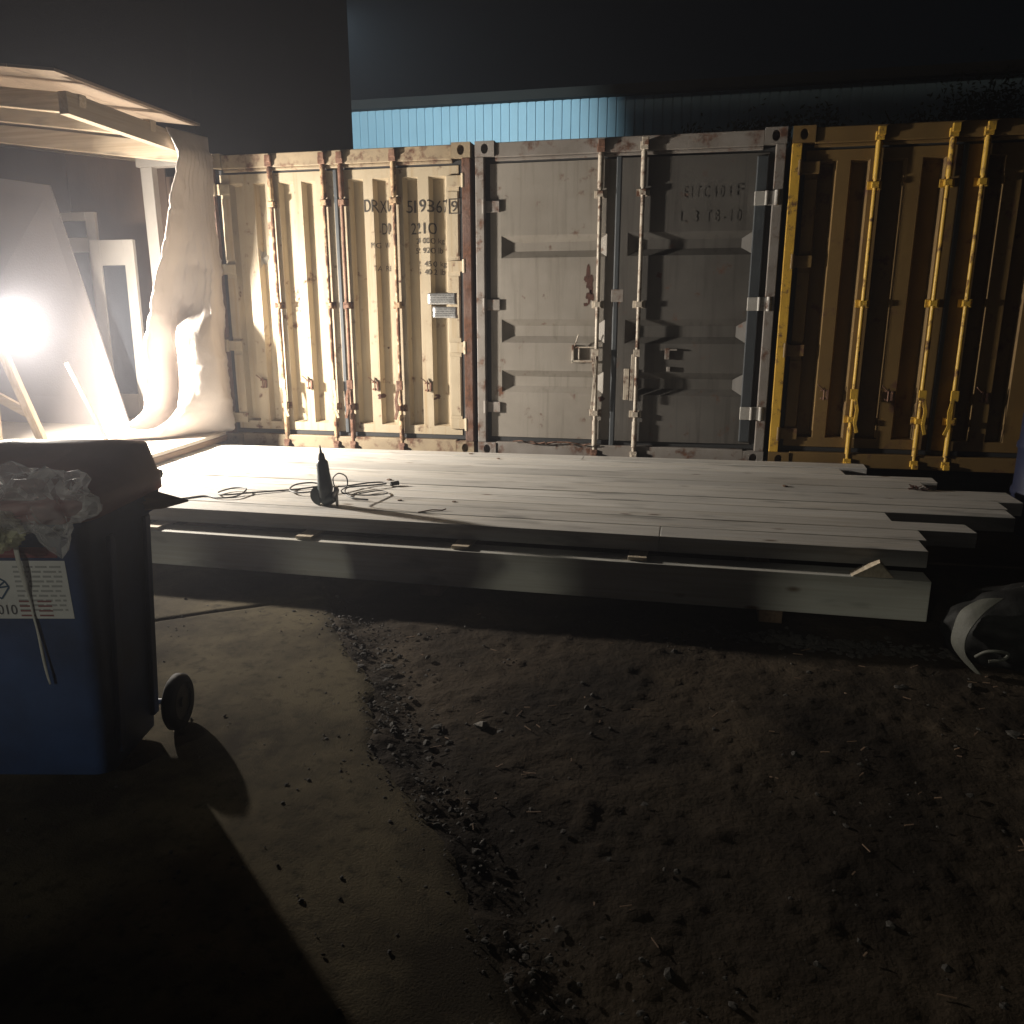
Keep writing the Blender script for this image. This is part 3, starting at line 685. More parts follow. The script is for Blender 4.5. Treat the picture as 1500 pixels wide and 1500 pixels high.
# ------------------------------------------------------------------ angle grinder standing on its guard
gx, gy = -.39, -2.29
gr = thing('angle_grinder', 'dark angle grinder standing upright on its disc guard on the planks', 'power tool', (gx, gy, ZT), 0)
lean = Vector((-.085, .02, 1)).normalized(); base = Vector((.012, 0, .062))
def gp(h): return base + lean*h
mb = MB()
mb.tube([gp(.03), gp(.05), gp(.09), gp(.14), gp(.19), gp(.215), gp(.228)], [.044, .049, .045, .040, .038, .036, .025], 18); mb.build('motor_body', M['tool'], gr)
mb = MB(); mb.tube([gp(.225), gp(.24), gp(.262), gp(.27)], [.024, .022, .019, .014], 14); mb.tube([gp(.268), gp(.285), gp(.318)], [.009, .0075, .0035], 10); mb.build('cord_sleeve', M['cable'], gr)
mb = MB(); mb.tube([(-.01, -.0, .035), (.035, 0, .05), (.065, 0, .055)], [.040, .044, .032], 16); mb.tube([(.012, 0, .03), gp(.04)], [.042, .044], 16); mb.build('gear_head', M['tool'], gr)
# half-round guard
V = []; F = []; n = 18
for i in range(n+1):
    a = R(60)+R(215)*i/n; c, s = math.cos(a), math.sin(a)
    for (r, yy) in ((.0, -.022), (.062, -.022), (.064, .016)): V.append((-.028+r*c*.95, yy, .064+r*s))
for i in range(n):
    a = i*3; b = a+3; F += [(a, a+1, b+1, b), (a+1, a+2, b+2, b+1)]
o = MB().add(V, F).build('disc_guard', M['tool'], gr); s = o.modifiers.new('t', 'SOLIDIFY'); s.thickness = .003
mb = MB(); mb.tube([(-.028, -.006, .062), (-.028, -.003, .062)], .050, 24); mb.build('cutting_disc', M['cable'], gr)
mb = MB(); mb.tube([(.045, .0, .055), (.075, -.005, .075), (.085, -.005, .10), (.082, -.004, .125)], [.014, .017, .018, .012], 12); mb.tube([(.07, .02, 0), (.072, .01, .06)], .007, 8); mb.tube([(.09, -.01, 0), (.086, -.005, .07)], .007, 8); mb.build('side_handle', M['toolmetal'], gr)
def spline(pts_, n=10):
    p = [Vector(q) for q in pts_]; out = []
    for i in range(len(p)-1):
        a, b, c, d = p[max(i-1, 0)], p[i], p[i+1], p[min(i+2, len(p)-1)]
        for k in range(n):
            t = k/n; out.append(.5*((2*b)+(c-a)*t+(2*a-5*b+4*c-d)*t*t+(3*b-a-3*c+d)*t**3))
    out.append(p[-1]); return out
zc = .068
cab = [(-1.75, -2.52, zc), (-1.565, -2.43, zc), (-1.383, -2.37, zc), (-1.268, -2.254, zc), (-1.13, -2.30, zc+.004), (-1.03, -2.25, zc+.01), (-1.06, -2.08, zc+.02), (-1.18, -2.04, zc+.012), (-1.22, -2.16, zc+.006), (-1.12, -2.24, zc+.012), (-1.0, -2.11, zc+.004), (-.88, -2.01, zc), (-.749, -1.917, zc), (-.64, -1.83, zc+.01), (-.72, -1.80, zc+.02), (-.81, -1.86, zc+.015), (-.79, -1.99, zc+.01), (-.69, -2.08, zc+.012), (-.58, -2.05, zc+.02), (-.52, -1.95, zc+.03), (-.44, -1.85, zc+.02), (-.36, -1.70, zc+.012), (-.27, -1.64, zc+.01), (-.22, -1.69, zc+.012), (-.31, -1.78, zc+.014), (-.41, -1.90, zc+.02), (-.36, -2.04, zc+.01), (-.27, -2.12, zc+.004), (-.17, -2.125, zc)]
loc = Vector((gx, gy, ZT))
mb = MB(); mb.tube([q-loc for q in spline(cab, 8)], .0055, 8)
cx_, cz_ = .085, .15
mb.tube([q for q in spline([(.05, .05, .10), (.035, .06, .16), (.075, .06, .195), (.125, .06, .175), (.13, .055, .12), (.09, .05, .085), (.12, .08, .06), (.22, .2, .03), (.28, .35, .012), (.2, .42, .012), (.1, .3, .012)], 8)], .0042, 8)
mb.build('power_cord', M['cable'], gr)
mb = MB(); mb.tube([(.20, .62, .016), (.245, .66, .018)], [.014, .016], 10); mb.build('plug', M['cable'], gr)

# ------------------------------------------------------------------ timber shed on the left
sh = thing('timber_shed', 'open timber shed with a raised sheet floor at the left, lit by the work lamp', 'shed', (-4.5, 0, G))
def sb(mb, name, m, bev=.004):
    mb.v = [(x+4.5, y, z-G) for x, y, z in mb.v]; return mb.build(name, m, sh, bev)
ZF = .145
mb = MB(); mb.add([(-2.455, -.06, ZF-.03), (-2.20, -2.62, ZF-.03), (-7.5, -2.62, ZF-.03), (-7.5, 1.45, ZF-.03), (-2.62, 1.45, ZF-.03), (-2.62, -.06, ZF-.03)] + [(-2.455, -.06, ZF), (-2.20, -2.62, ZF), (-7.5, -2.62, ZF), (-7.5, 1.45, ZF), (-2.62, 1.45, ZF), (-2.62, -.06, ZF)],
                 [(5, 4, 3, 2, 1, 0), (6, 7, 8, 9, 10, 11)] + [(i, (i+1) % 6, 6+(i+1) % 6, 6+i) for i in range(6)])
sb(mb, 'floor_sheet', M['floor'], .002)
mb = MB(); mb.bar((-2.47, -.06, ZF-.056), (-2.215, -2.62, ZF-.056), .05, .048); sb(mb, 'edge_board', M['edge'])
for x in (-3.2, -4.4, -5.6, -6.8):
    mb = MB(); mb.box(x-.04, x+.04, -2.55, 1.4, ZF-.19, ZF-.032); sb(mb, 'floor_joist', M['edge'])
    for yy in (-2.3, 1.2): mb = MB(); mb.box(x-.06, x+.06, yy-.06, yy+.06, G-.01, ZF-.192); sb(mb, 'floor_leg', M['edge'])
# walls: back wall in sheets with battens
xw = -7.5
for k in range(4):
    mb = MB(); mb.box(-7.5+1.225*k, -7.5+1.225*k+1.219, 1.38, 1.40, ZF+.002, 3.15 if k < 3 else 2.66); sb(mb, 'wall_panel', M['ply'], .002)
for k in range(4):
    mb = MB(); mb.box(-7.53, -7.51, -2.6+k*1.0, -2.6+k*1.0+.994, ZF+.002, 3.3); sb(mb, 'wall_panel', M['ply'], .002)
mb = MB(); mb.bar((-3.65, .86, ZF), (-3.65, .86, 2.66), .13, .09, (0, 1, 0)); sb(mb, 'post', M['frame'])
mb = MB(); mb.box(-3.75, -2.98, .80, .92, 2.662, 2.78); sb(mb, 'top_plate', M['frame'])
mb = MB(); mb.bar((-2.66, 1.30, ZF), (-2.66, 1.30, 2.70), .09, .09, (0, 1, 0)); sb(mb, 'post', M['shedwood_z'])
# eave beam along y and sloping rafters
mb = MB(); mb.bar((-2.55, -.02, 2.63), (-2.55, -1.55, 2.66), .075, .15); sb(mb, 'eave_beam', M['shedwood_y'])
for yy in (-1.4, -.62, -.08, .75, 1.3):
    mb = MB(); xr = -2.51 if yy < 0 else -3.62; mb.bar((xr, yy, 2.575-(xr+2.51)*.129+.10*(yy != -.08)), (-7.5, yy, 3.22+.10*(yy != -.08)), .07, .15 if yy == -.08 else .13); sb(mb, 'rafter', M['shedwood'])
for k in range(14):
    x1, x0_ = -2.46-k*.372, -2.46-(k+1)*.372+.006; ym = 1.5 if k > 2 else -.03
    z1 = 2.80+(-2.36-x1)*.13; z0_ = 2.80+(-2.36-x0_)*.13
    mb = MB(); mb.add([(x0_, -1.7, z0_), (x1, -1.7, z1), (x1, ym, z1), (x0_, ym, z0_), (x0_, -1.7, z0_+.022), (x1, -1.7, z1+.022), (x1, ym, z1+.022), (x0_, ym, z0_+.022)],
                     [(0, 3, 2, 1), (4, 5, 6, 7), (0, 1, 5, 4), (1, 2, 6, 5), (2, 3, 7, 6), (3, 0, 4, 7)]); sb(mb, 'roof_board', M['darkroof'], .002)
# the white curtain -----------------------------------------------------
rowsC = [  # z, then (x,y) for six columns left -> right
 (2.72, [(-2.53, -.40), (-2.50, -.46), (-2.47, -.36), (-2.44, -.24), (-2.42, -.13), (-2.40, -.03)]),
 (2.52, [(-2.48, -.36), (-2.43, -.46), (-2.41, -.36), (-2.40, -.24), (-2.385, -.13), (-2.40, -.03)]),
 (2.22, [(-2.55, -.38), (-2.49, -.51), (-2.475, -.37), (-2.44, -.24), (-2.40, -.13), (-2.40, -.03)]),
 (1.90, [(-2.60, -.42), (-2.535, -.56), (-2.525, -.38), (-2.46, -.25), (-2.40, -.14), (-2.40, -.03)]),
 (1.55, [(-2.71, -.44), (-2.63, -.61), (-2.625, -.40), (-2.50, -.27), (-2.40, -.16), (-2.40, -.03)]),
 (1.25, [(-2.82, -.46), (-2.725, -.63), (-2.70, -.38), (-2.56, -.33), (-2.41, -.22), (-2.40, -.03)]),
 (1.02, [(-2.91, -.42), (-2.815, -.62), (-2.74, -.36), (-2.54, -.50), (-2.37, -.30), (-2.41, -.03)]),
 (.80, [(-2.95, -.40), (-2.835, -.62), (-2.79, -.22), (-2.55, -.52), (-2.33, -.32), (-2.40, -.03)]),
 (.55, [(-2.95, -.40), (-2.845, -.64), (-2.80, -.20), (-2.54, -.56), (-2.32, -.34), (-2.39, -.03)]),
 (.38, [(-2.96, -.42), (-2.87, -.68), (-2.82, -.28), (-2.57, -.60), (-2.36, -.30), (-2.38, -.03)]),
 (.24, [(-3.16, -.46), (-3.02, -.80), (-2.84, -.60), (-2.68, -.64), (-2.45, -.28), (-2.37, -.04)]),
 (ZF+.035, [(-3.26, -.50), (-3.10, -.92), (-2.90, -.78), (-2.72, -.66), (-2.50, -.26), (-2.36, -.05)]),
 (ZF+.008, [(-3.20, -.40), (-3.04, -.72), (-2.88, -.62), (-2.70, -.50), (-2.52, -.20), (-2.40, -.04)])]
ctl = np.array([[(x, y, z) for x, y in r] for z, r in rowsC])
def cr(P, n):
    P = np.asarray(P); out = []
    for i in range(len(P)-1):
        a, b, c, d = P[max(i-1, 0)], P[i], P[i+1], P[min(i+2, len(P)-1)]
        for k in range(n):
            t = k/n; out.append(.5*((2*b)+(c-a)*t+(2*a-5*b+4*c-d)*t*t+(3*b-a-3*c+d)*t**3))
    out.append(P[-1]); return np.array(out)
g1 = cr(ctl, 12); g2 = cr(g1.transpose(1, 0, 2), 16).transpose(1, 0, 2).copy()
for i in range(g2.shape[0]):
    for j in range(g2.shape[1]):
        x, y, z = g2[i, j]; q = noise.noise(Vector((x*3, y*3, z*1.6)))*.022 + noise.noise(Vector((x*9, y*9, z*5)))*.007
        q += .014*max(0, 1-abs(noise.noise(Vector((x*4.5+z*2, z*2.4, 4))))*7) + .010*max(0, 1-abs(noise.noise(Vector((x*9-z*4, y*6+z*5, 9))))*8)
        q += .013*abs(math.sin(j*.42+z*1.1+noise.noise(Vector((z*1.3, j*.05, 2)))*2.5))*min(1, max(0, z-.25))*min(1, max(0, 2.75-z)*3)
        g2[i, j, 1] += q if z < 2.6 else 0; g2[i, j, 0] += q*.4 if z < 2.6 else 0; g2[i, j, 2] = max(g2[i, j, 2], ZF+.005)
o = grid_mesh('curtain', g2, M['tarp']); s = o.modifiers.new('t', 'SOLIDIFY'); s.thickness = .003
tag(o, 'white tarpaulin curtain swept aside and trailing on the shed floor', 'curtain')
# leaning sheet and glazed doors ------------------------------------------
def quadboard(p, th, name, m, par=None):
    p = [Vector(q) for q in p]; n = (p[1]-p[0]).cross(p[3]-p[0]).normalized()*th
    return MB().add(p+[q+n for q in p], [(0, 1, 2, 3), (7, 6, 5, 4), (0, 4, 5, 1), (1, 5, 6, 2), (2, 6, 7, 3), (3, 7, 4, 0)]).build(name, m, par, .002)
o = quadboard([(-3.62, .10, ZF), (-6.2, .10, ZF), (-5.75, .62, 2.66), (-4.46, .42, 2.46)], .018, 'wood_sheet', M['sheet']); tag(o, 'large pale sheet leaning slantwise behind the lamp', 'sheet')
def glazed_door(x0, x1, z1, y, lean_, label, panes):
    t = thing('glazed_door', label, 'door', (x0, y, ZF), 0, 'old glazed doors leaning in the shed'); wd = x1-x0; h = z1-ZF
    def q(x, z, d=0): return (x, lean_*z+d, z)
    fr = MB(); e = .115
    def pc(a, b, c, d, yo=0, th=.042):
        fr.add([q(a, c, yo), q(b, c, yo), q(b, d, yo), q(a, d, yo), q(a, c, yo+th), q(b, c, yo+th), q(b, d, yo+th), q(a, d, yo+th)], [(0, 1, 2, 3), (7, 6, 5, 4), (0, 4, 5, 1), (1, 5, 6, 2), (2, 6, 7, 3), (3, 7, 4, 0)])
    pc(0, e, 0, h); pc(wd-e, wd, 0, h); zz = 0
    for (a, b) in panes:
        pc(e, wd-e, zz, a); zz = b
    pc(e, wd-e, zz, h); fr.build('frame', M['frame'], t, .003)
    for (a, b) in panes:
        p = MB(); p.add([q(e, a, .02), q(wd-e, a, .02), q(wd-e, b, .02), q(e, b, .02), q(e, a, .026), q(wd-e, a, .026), q(wd-e, b, .026), q(e, b, .026)], [(0, 1, 2, 3), (7, 6, 5, 4), (0, 4, 5, 1), (1, 5, 6, 2), (2, 6, 7, 3), (3, 7, 4, 0)])
        p.build('pane', M['paneglass'], t)
M['paneglass'] = pmat('dark_pane', (.05, .058, .07), (.04, .045, .055), 4, .25)
glazed_door(-4.93, -4.40, 2.27, .88, .02, 'old white framed glazed door leaning behind the pale sheet', [(.25, 1.72), (1.87, 2.04)])
glazed_door(-4.33, -3.82, 1.965, .68, .02, 'old white framed glazed door with one tall pane, standing right of the other', [(.25, 1.57)])
# trestle, lamp, stick -------------------------------------------------------
tr = thing('sawhorse', 'rough timber trestle carrying the work lamp at the left edge', 'trestle', (-3.81, -1.48, ZF))
mb = MB(); mb.box(-.52, .42, -.12, .12, .83, .862); mb.build('top_board', M['shedwood'], tr, .004)
for sx, sy in ((-1, -1), (-1, 1), (1, -1), (1, 1)):
    mb = MB(); mb.bar((.30*sx, .06*sy, .828), (.42*sx, .24*sy, .0), .075, .045, (0, 1, 0)); mb.build('leg', M['shedwood_z'], tr, .003)
mb = MB(); mb.bar((-.40, -.165, .62), (.38, -.205, .23), .032, .075); mb.build('brace', M['shedwood'], tr, .003)
mb = MB(); mb.bar((-.40, .165, .66), (.38, .205, .27), .032, .075); mb.build('brace', M['shedwood'], tr, .003)
o = MB().bar((-3.16, -1.15, .84), (-2.98, -1.0, ZF+.01), .05, .03).build('timber_stick', M['shedwood_z'], None, .003)
tag(o, 'thin timber offcut propped against the trestle', 'offcut')
# work lamp: housing open to the front, glass, the light itself
wl = thing('work_light', 'glaring halogen work light standing on the trestle', 'lamp', (LAMP.x, LAMP.y, ZF+.862), 0)
hz = LAMP.z-(ZF+.862); q = LAMP_DIR.to_track_quat('Y', 'Z').to_matrix()
def lp(x, y, z): return q @ Vector((x, y, z)) + Vector((0, 0, hz))
mb = MB(); a, b = .11, .085; c, d = .055, .045
v = [lp(-a, -.012, -b), lp(a, -.012, -b), lp(a, -.012, b), lp(-a, -.012, b), lp(-c, -.11, -d), lp(c, -.11, -d), lp(c, -.11, d), lp(-c, -.11, d)]
mb.add(v, [(4, 5, 6, 7), (0, 1, 5, 4), (1, 2, 6, 5), (2, 3, 7, 6), (3, 0, 4, 7)]); o = mb.build('housing', M['lamphouse'], wl)
s = o.modifiers.new('t', 'SOLIDIFY'); s.thickness = .004; s.offset = 1
mb = MB(); 
for k in range(8):
    a0, a1 = R(90*k/8), R(90*(k+1)/8); r0, r1 = math.cos(a0), math.cos(a1); y0_, y1_ = .075*math.sin(a0)-.012, .075*math.sin(a1)-.012
    for j in range(20):
        b0, b1 = 2*math.pi*j/20, 2*math.pi*(j+1)/20
        mb.add([lp(.105*r0*math.cos(b0), y0_, .082*r0*math.sin(b0)), lp(.105*r0*math.cos(b1), y0_, .082*r0*math.sin(b1)), lp(.105*r1*math.cos(b1), y1_, .082*r1*math.sin(b1)), lp(.105*r1*math.cos(b0), y1_, .082*r1*math.sin(b0))], [(0, 1, 2, 3)], True)
mb.build('lit_glass', emat('lamp_glass', (1, .96, .90), 260), wl)
mb = MB(); mb.tube([(-.09, -.06, hz), (-.09, -.06, .006)], .008, 8); mb.tube([(.0, .07, .006), (-.02, -.16, .006)], .009, 8); mb.tube([(-.09, -.06, .006), (.02, -.04, .006)], .009, 8); mb.build('stand', M['lamphouse'], wl)
al = bpy.data.lights.new('halogen', 'AREA'); al.shape = 'RECTANGLE'; al.size = .19; al.size_y = .11; al.energy = LAMP_W; al.color = (1, .91, .79)
ao = bpy.data.objects.new('halogen', al); COL.objects.link(ao); ao.location = LAMP + LAMP_DIR*.078; ao.rotation_euler = (-LAMP_DIR).to_track_quat('Z', 'Y').to_euler()

# ------------------------------------------------------------------ wheelie bin
YB = R(12)
bn = thing('wheelie_bin', 'blue wheeled bin with a dark red lid and a white label at the left front', 'bin', (-.075, -4.70, G), YB)
def rrect(x0, x1, y0, y1, r, z, n=6):
    out = []
    for cx, cy, a0 in ((x1-r, y0+r, -90), (x1-r, y1-r, 0), (x0+r, y1-r, 90), (x0+r, y0+r, 180)):
        for k in range(n+1):
            a = R(a0+90*k/n); out.append((cx+r*math.cos(a), cy+r*math.sin(a), z))
    return out
def sect(t, e=0):   # body section at height t (0..1)
    return (-.48-.05*t-e, .0+.045*t+e, -.055*t-e, .37+.09*t+e)
lv = []
for z, e in ((.03, -.02), (.045, 0), (.30, 0), (.60, 0), (.88, 0), (.885, .012), (.935, .014), (.94, .026), (.985, .028)):
    x0_, x1_, y0_, y1_ = sect(z/.98, e); lv.append(rrect(x0_, x1_, y0_, y1_, .05, z))
body = grid_mesh('body', lv, M['bin'], bn, True, True)
MB().add(lv[0], [tuple(range(len(lv[0])-1, -1, -1))]).build('base', M['bin'], bn)
lr = []
for z, e, k in ((.965, .036, 0), (.97, .046, 0), (1.03, .047, 0), (1.036, .038, 0), (1.052, .012, 0), (1.078, -.055, 0), (1.088, -.10, 0), (1.090, -.17, 0)):
    x0_, x1_, y0_, y1_ = sect(1, e); lr.append([(x, y, zz+.085*(y/.46)*(z > 1.04)) for x, y, zz in rrect(x0_, x1_, y0_, y1_, max(.05, .05+e), z)])
grid_mesh('lid', lr, M['lid'], bn, True, True); 
MB().add(lr[-1], [tuple(range(len(lr[-1])))]).build('lid_crown', M['lid'], bn)
x0_, x1_, y0_, y1_ = sect(1)
mb = MB(); mb.tube([(x1_+.0, y1_+.075, 1.0), (x0_, y1_+.075, 1.0)], .016, 10); mb.box(x1_-.12, x1_-.08, y1_, y1_+.08, .985, 1.01); mb.box(x0_+.08, x0_+.12, y1_, y1_+.08, .985, 1.01); mb.build('handle', M['bin'], bn)
for z0_, in ((.10,),):
    for yy in (.07, .33):
        mb = MB(); mb.add([(x+.0, y, z) for (x, y, z) in [(.004, yy-.02, .1), (.004, yy+.02, .1), (.045, yy+.05, .88), (.045, yy+.01, .88), (.022, yy-.02, .1), (.022, yy+.02, .1), (.060, yy+.05, .88), (.060, yy+.01, .88)]], [(0, 1, 2, 3), (7, 6, 5, 4), (0, 4, 5, 1), (1, 5, 6, 2), (2, 6, 7, 3), (3, 7, 4, 0)]); mb.build('side_rib', M['bin'], bn, .004)
for x in (.075, -.555):
    mb = MB(); s_ = 1 if x > 0 else -1
    n = 28; prof = [(.070, -.022), (.098, -.024), (.110, -.014), (.110, .014), (.098, .024), (.070, .022)]
    rows = [[(x+p[1], .40+p[0]*math.cos(2*math.pi*k/n), .113+p[0]*math.sin(2*math.pi*k/n)) for p in prof] for k in range(n+1)]
    wt = grid_mesh('wheel', rows, M['tyre'], bn)
    mb.tube([(x-.016, .40, .113), (x+.016, .40, .113)], .075, 20, True, False); mb.tube([(x-.024, .40, .113), (x+.024, .40, .113)], .022, 12); mb.build('rim', M['black'], wt)
mb = MB(); mb.tube([(-.57, .40, .113), (.09, .40, .113)], .012, 8); mb.build('axle', M['galv'], bn)
# label on the front face
def fp(u, z, d=.002): return (u, -.055*z/.98-d, z)
def fquad(parent, u0, u1, z0, z1, m, name, d=.002): return MB().add([fp(u0, z0, d), fp(u1, z0, d), fp(u1, z1, d), fp(u0, z1, d)], [(0, 1, 2, 3)]).build(name, m, parent)
lab = fquad(bn, -.46, -.025, .635, .835, M['label_white'], 'label', .002)
red = fquad(bn, -.46, -.045, .845, .925, M['label_red'], 'red_label', .002)
mb = MB(); k = 0
for z in np.arange(.815, .66, -.0165):
    x = -.195; mk = 'grey'
    while x < -.045:
        l = rng.uniform(.015, .05); x2 = min(x+l, -.04); mb.add([fp(x, z-.004, .003), fp(x2, z-.004, .003), fp(x2, z+.003, .003), fp(x, z+.003, .003)], [(0, 1, 2, 3)]); x = x2+.008
    k += 1
mb.build('small_print', M['label_grey'], lab)
mb = MB()
for z in np.arange(.705, .65, -.0165):
    for k in range(2): mb.add([fp(-.195+.06*k, z-.012, .0035), fp(-.15+.06*k, z-.012, .0035), fp(-.15+.06*k, z-.006, .0035), fp(-.195+.06*k, z-.006, .0035)], [(0, 1, 2, 3)])
mb.build('red_print', M['label_redink'], lab)
mb = MB()   # folded-arrow mark, outlined
out = [(x_+.047, z_) for x_, z_ in ((-.335, .80), (-.275, .765), (-.265, .745), (-.295, .705), (-.32, .72), (-.312, .735), (-.345, .765))]
def seg(a, b, w_=.006):
    a = Vector(a); b = Vector(b); n = (b-a).normalized(); n = Vector((-n.y, n.x))*w_/2
    mb.add([fp(*(a-n), .003), fp(*(b-n), .003), fp(*(b+n), .003), fp(*(a+n), .003)], [(0, 1, 2, 3)])
for a, b in zip(out, out[1:]+out[:1]): seg(a, b)
seg((-.258, .742), (-.221, .748)); seg((-.298, .765), (-.288, .80)); seg((-.228, .765), (-.258, .742))
mb.build('arrow_mark', M['label_blue'], lab); mb = MB()
out2 = [(2*-.315-x, z) for x, z in out]
for a, b in zip(out2, out2[1:]+out2[:1]): seg(a, b)
mb.build('arrow_mark', M['label_blue'], lab)
def bin_text(par, s, u, z, h, wd, m, name):
    cu = bpy.data.curves.new('t', 'FONT'); cu.body = s; to = bpy.data.objects.new('t', cu); COL.objects.link(to)
    me = bpy.data.meshes.new_from_object(to.evaluated_get(bpy.context.evaluated_depsgraph_get())); bpy.data.objects.remove(to)
    v = np.array([p.co[:] for p in me.vertices]); mn, mx = v.min(0), v.max(0)
    for p in me.vertices: p.co = fp(u+(p.co[0]-mn[0])*wd/(mx[0]-mn[0]), z+(p.co[1]-mn[1])*h/(mx[1]-mn[1]), .0035)
    me.materials.clear(); me.materials.append(m); me.name = name
    o = bpy.data.objects.new(name, me); COL.objects.link(o); o.parent = par
bin_text(lab, '0', -.268, .65, .034, .018, M['label_ink'], 'lettering'); bin_text(lab, '10', -.240, .65, .034, .034, M['label_ink'], 'lettering')
fquad(red, -.40, -.08, .855, .862, M['label_redink'], 'red_print', .003)

# crumpled clear plastic on the bin, strap, board scrap
def film(col, rough, alpha_lo, name):
    m = bpy.data.materials.new(name); m.use_nodes = True; t = m.node_tree; N = t.nodes; L_ = t.links
    for n in list(N): N.remove(n)
    out = N.new('ShaderNodeOutputMaterial'); tr_ = N.new('ShaderNodeBsdfTransparent'); gl = N.new('ShaderNodeBsdfPrincipled'); mx = N.new('ShaderNodeMixShader'); fr = N.new('ShaderNodeFresnel'); fr.inputs[0].default_value = 1.5
    gl.inputs['Base Color'].default_value = (*col, 1); gl.inputs['Roughness'].default_value = rough; gl.inputs['Specular IOR Level'].default_value = 1
    tr_.inputs[0].default_value = (.93, .93, .93, 1)
    mp = N.new('ShaderNodeMapRange'); mp.inputs[3].default_value = alpha_lo; mp.inputs[4].default_value = .75; L_.new(fr.outputs[0], mp.inputs[0])
    L_.new(mp.outputs[0], mx.inputs[0]); L_.new(tr_.outputs[0], mx.inputs[1]); L_.new(gl.outputs[0], mx.inputs[2]); L_.new(mx.outputs[0], out.inputs[0]); return m
M['film'] = film((.92, .92, .95), .10, .24, 'clear_film'); M['film_y'] = film((.92, .92, .62), .12, .36, 'yellowed_film')
def blob(name, c, r, m, label, amp, seed, sub=4):
    bm = bmesh.new(); bmesh.ops.create_icosphere(bm, subdivisions=sub, radius=1)
    for v in bm.verts:
        p = v.co.copy(); d = 1+amp*noise.noise(p*1.7+Vector((seed, 0, 0))) + amp*.9*abs(noise.noise(p*2.9+Vector((0, seed, 0)))) - amp*.35*abs(noise.noise(p*6+Vector((0, 0, seed))))
        v.co = Vector((p.x*r[0]*d, p.y*r[1]*d, p.z*r[2]*d))
    me = bpy.data.meshes.new(name); bm.to_mesh(me); bm.free(); me.materials.append(m)
    me.polygons.foreach_set('use_smooth', [False]*len(me.polygons))
    o = bpy.data.objects.new(name, me); COL.objects.link(o); mw = Matrix.Translation((-.075, -4.70, G)) @ Matrix.Rotation(YB, 4, 'Z')
    o.matrix_world = mw @ Matrix.Translation(c); return tag(o, label, 'plastic bag', 'crumpled plastic on the bin')
blob('plastic_bag', (-.02, -.13, 1.045), (.14, .065, .105), M['film'], 'crumpled clear plastic bag hanging over the bin front', .55, 2.)
blob('plastic_bag', (-.165, -.125, .955), (.062, .05, .048), M['film_y'], 'small yellowish crumpled plastic below the clear bag', .6, 8.)
rows = []; mw = Matrix.Translation((-.075, -4.70, G)) @ Matrix.Rotation(YB, 4, 'Z')
for s in np.linspace(0, 1, 40):
    z = .90 - .50*s; u = -.165 + .010*math.sin(s*4.0) + .07*max(0, s-.5); wd = .009*(1 if s < .32 else .5)
    d = .010+.006*math.sin(s*9)
    rows.append([mw @ Vector(fp(u-wd, z, d)), mw @ Vector(fp(u+wd, z+.004, d+.004*math.sin(s*14)))])
o = grid_mesh('strap', rows, M['strap']); s = o.modifiers.new('t', 'SOLIDIFY'); s.thickness = .001
tag(o, 'thin white plastic strap trailing down the front of the bin', 'strap')
pl = [Vector(p) for p in ((.02, .28, .96), (.10, .36, .965), (.185, .43, .915), (.10, .40, .895), (.03, .34, .90))]
o = MB().add([mw @ p for p in pl]+[mw @ (p+Vector((0, 0, .006))) for p in pl], [(0, 1, 2, 3, 4), (9, 8, 7, 6, 5)]+[(i, (i+1) % 5, 5+(i+1) % 5, 5+i) for i in range(5)]).build('board_scrap', M['paper'])
tag(o, 'brown pointed scrap sticking out below the bin lid', 'scrap')

# ------------------------------------------------------------------ right edge: sack and drum
bm = bmesh.new(); bmesh.ops.create_icosphere(bm, subdivisions=5, radius=1)
for v in bm.verts:
    p = v.co.copy(); d = 1+.22*noise.noise(p*1.5)+.10*noise.noise(p*4)+.05*abs(noise.noise(p*9))
    z = p.z*.30*d; v.co = (p.x*.42*d + .25*max(0, p.z)*.5, p.y*.30*d, max(z, -.16))
sk_ = thing('rubbish_sack', 'dark slumped sack with a pale folded edge on the ground at right', 'sack', (3.43, -2.86, G)); sk_.scale = (.8, .8, .85)
me = bpy.data.meshes.new('bag'); bm.to_mesh(me); bm.free(); me.materials.append(M['sack']); me.polygons.foreach_set('use_smooth', [True]*len(me.polygons))
o = bpy.data.objects.new('bag', me); COL.objects.link(o); o.parent = sk_; o.location = (0, 0, .165)
ctl2 = np.array([[(-.33, -.18, .39), (-.28, -.20, .405), (-.23, -.21, .41)], [(-.425, -.17, .315), (-.385, -.22, .325), (-.335, -.25, .33)], [(-.455, -.17, .20), (-.43, -.22, .21), (-.405, -.262, .21)], [(-.452, -.18, .12), (-.43, -.23, .12), (-.405, -.268, .11)], [(-.40, -.21, .05), (-.385, -.26, .045), (-.36, -.29, .05)], [(-.345, -.265, .006), (-.335, -.29, .004), (-.32, -.305, .006)]])
q1 = cr(cr(ctl2, 6).transpose(1, 0, 2), 6).transpose(1, 0, 2)
o = grid_mesh('folded_edge', q1, M['sack_pale'], sk_); s = o.modifiers.new('t', 'SOLIDIFY'); s.thickness = .004
mb = MB(); mb.tube(spline([(-.36, -.29, .10), (-.33, -.34, .15), (-.27, -.36, .165), (-.22, -.345, .15), (-.24, -.35, .12), (-.31, -.345, .10)], 8), .009, 8); mb.build('loop', M['sack_pale'], sk_)
dm = thing('plastic_drum', 'dark blue plastic drum at the far right edge before the yellow container', 'drum', (4.47, -.42, G))
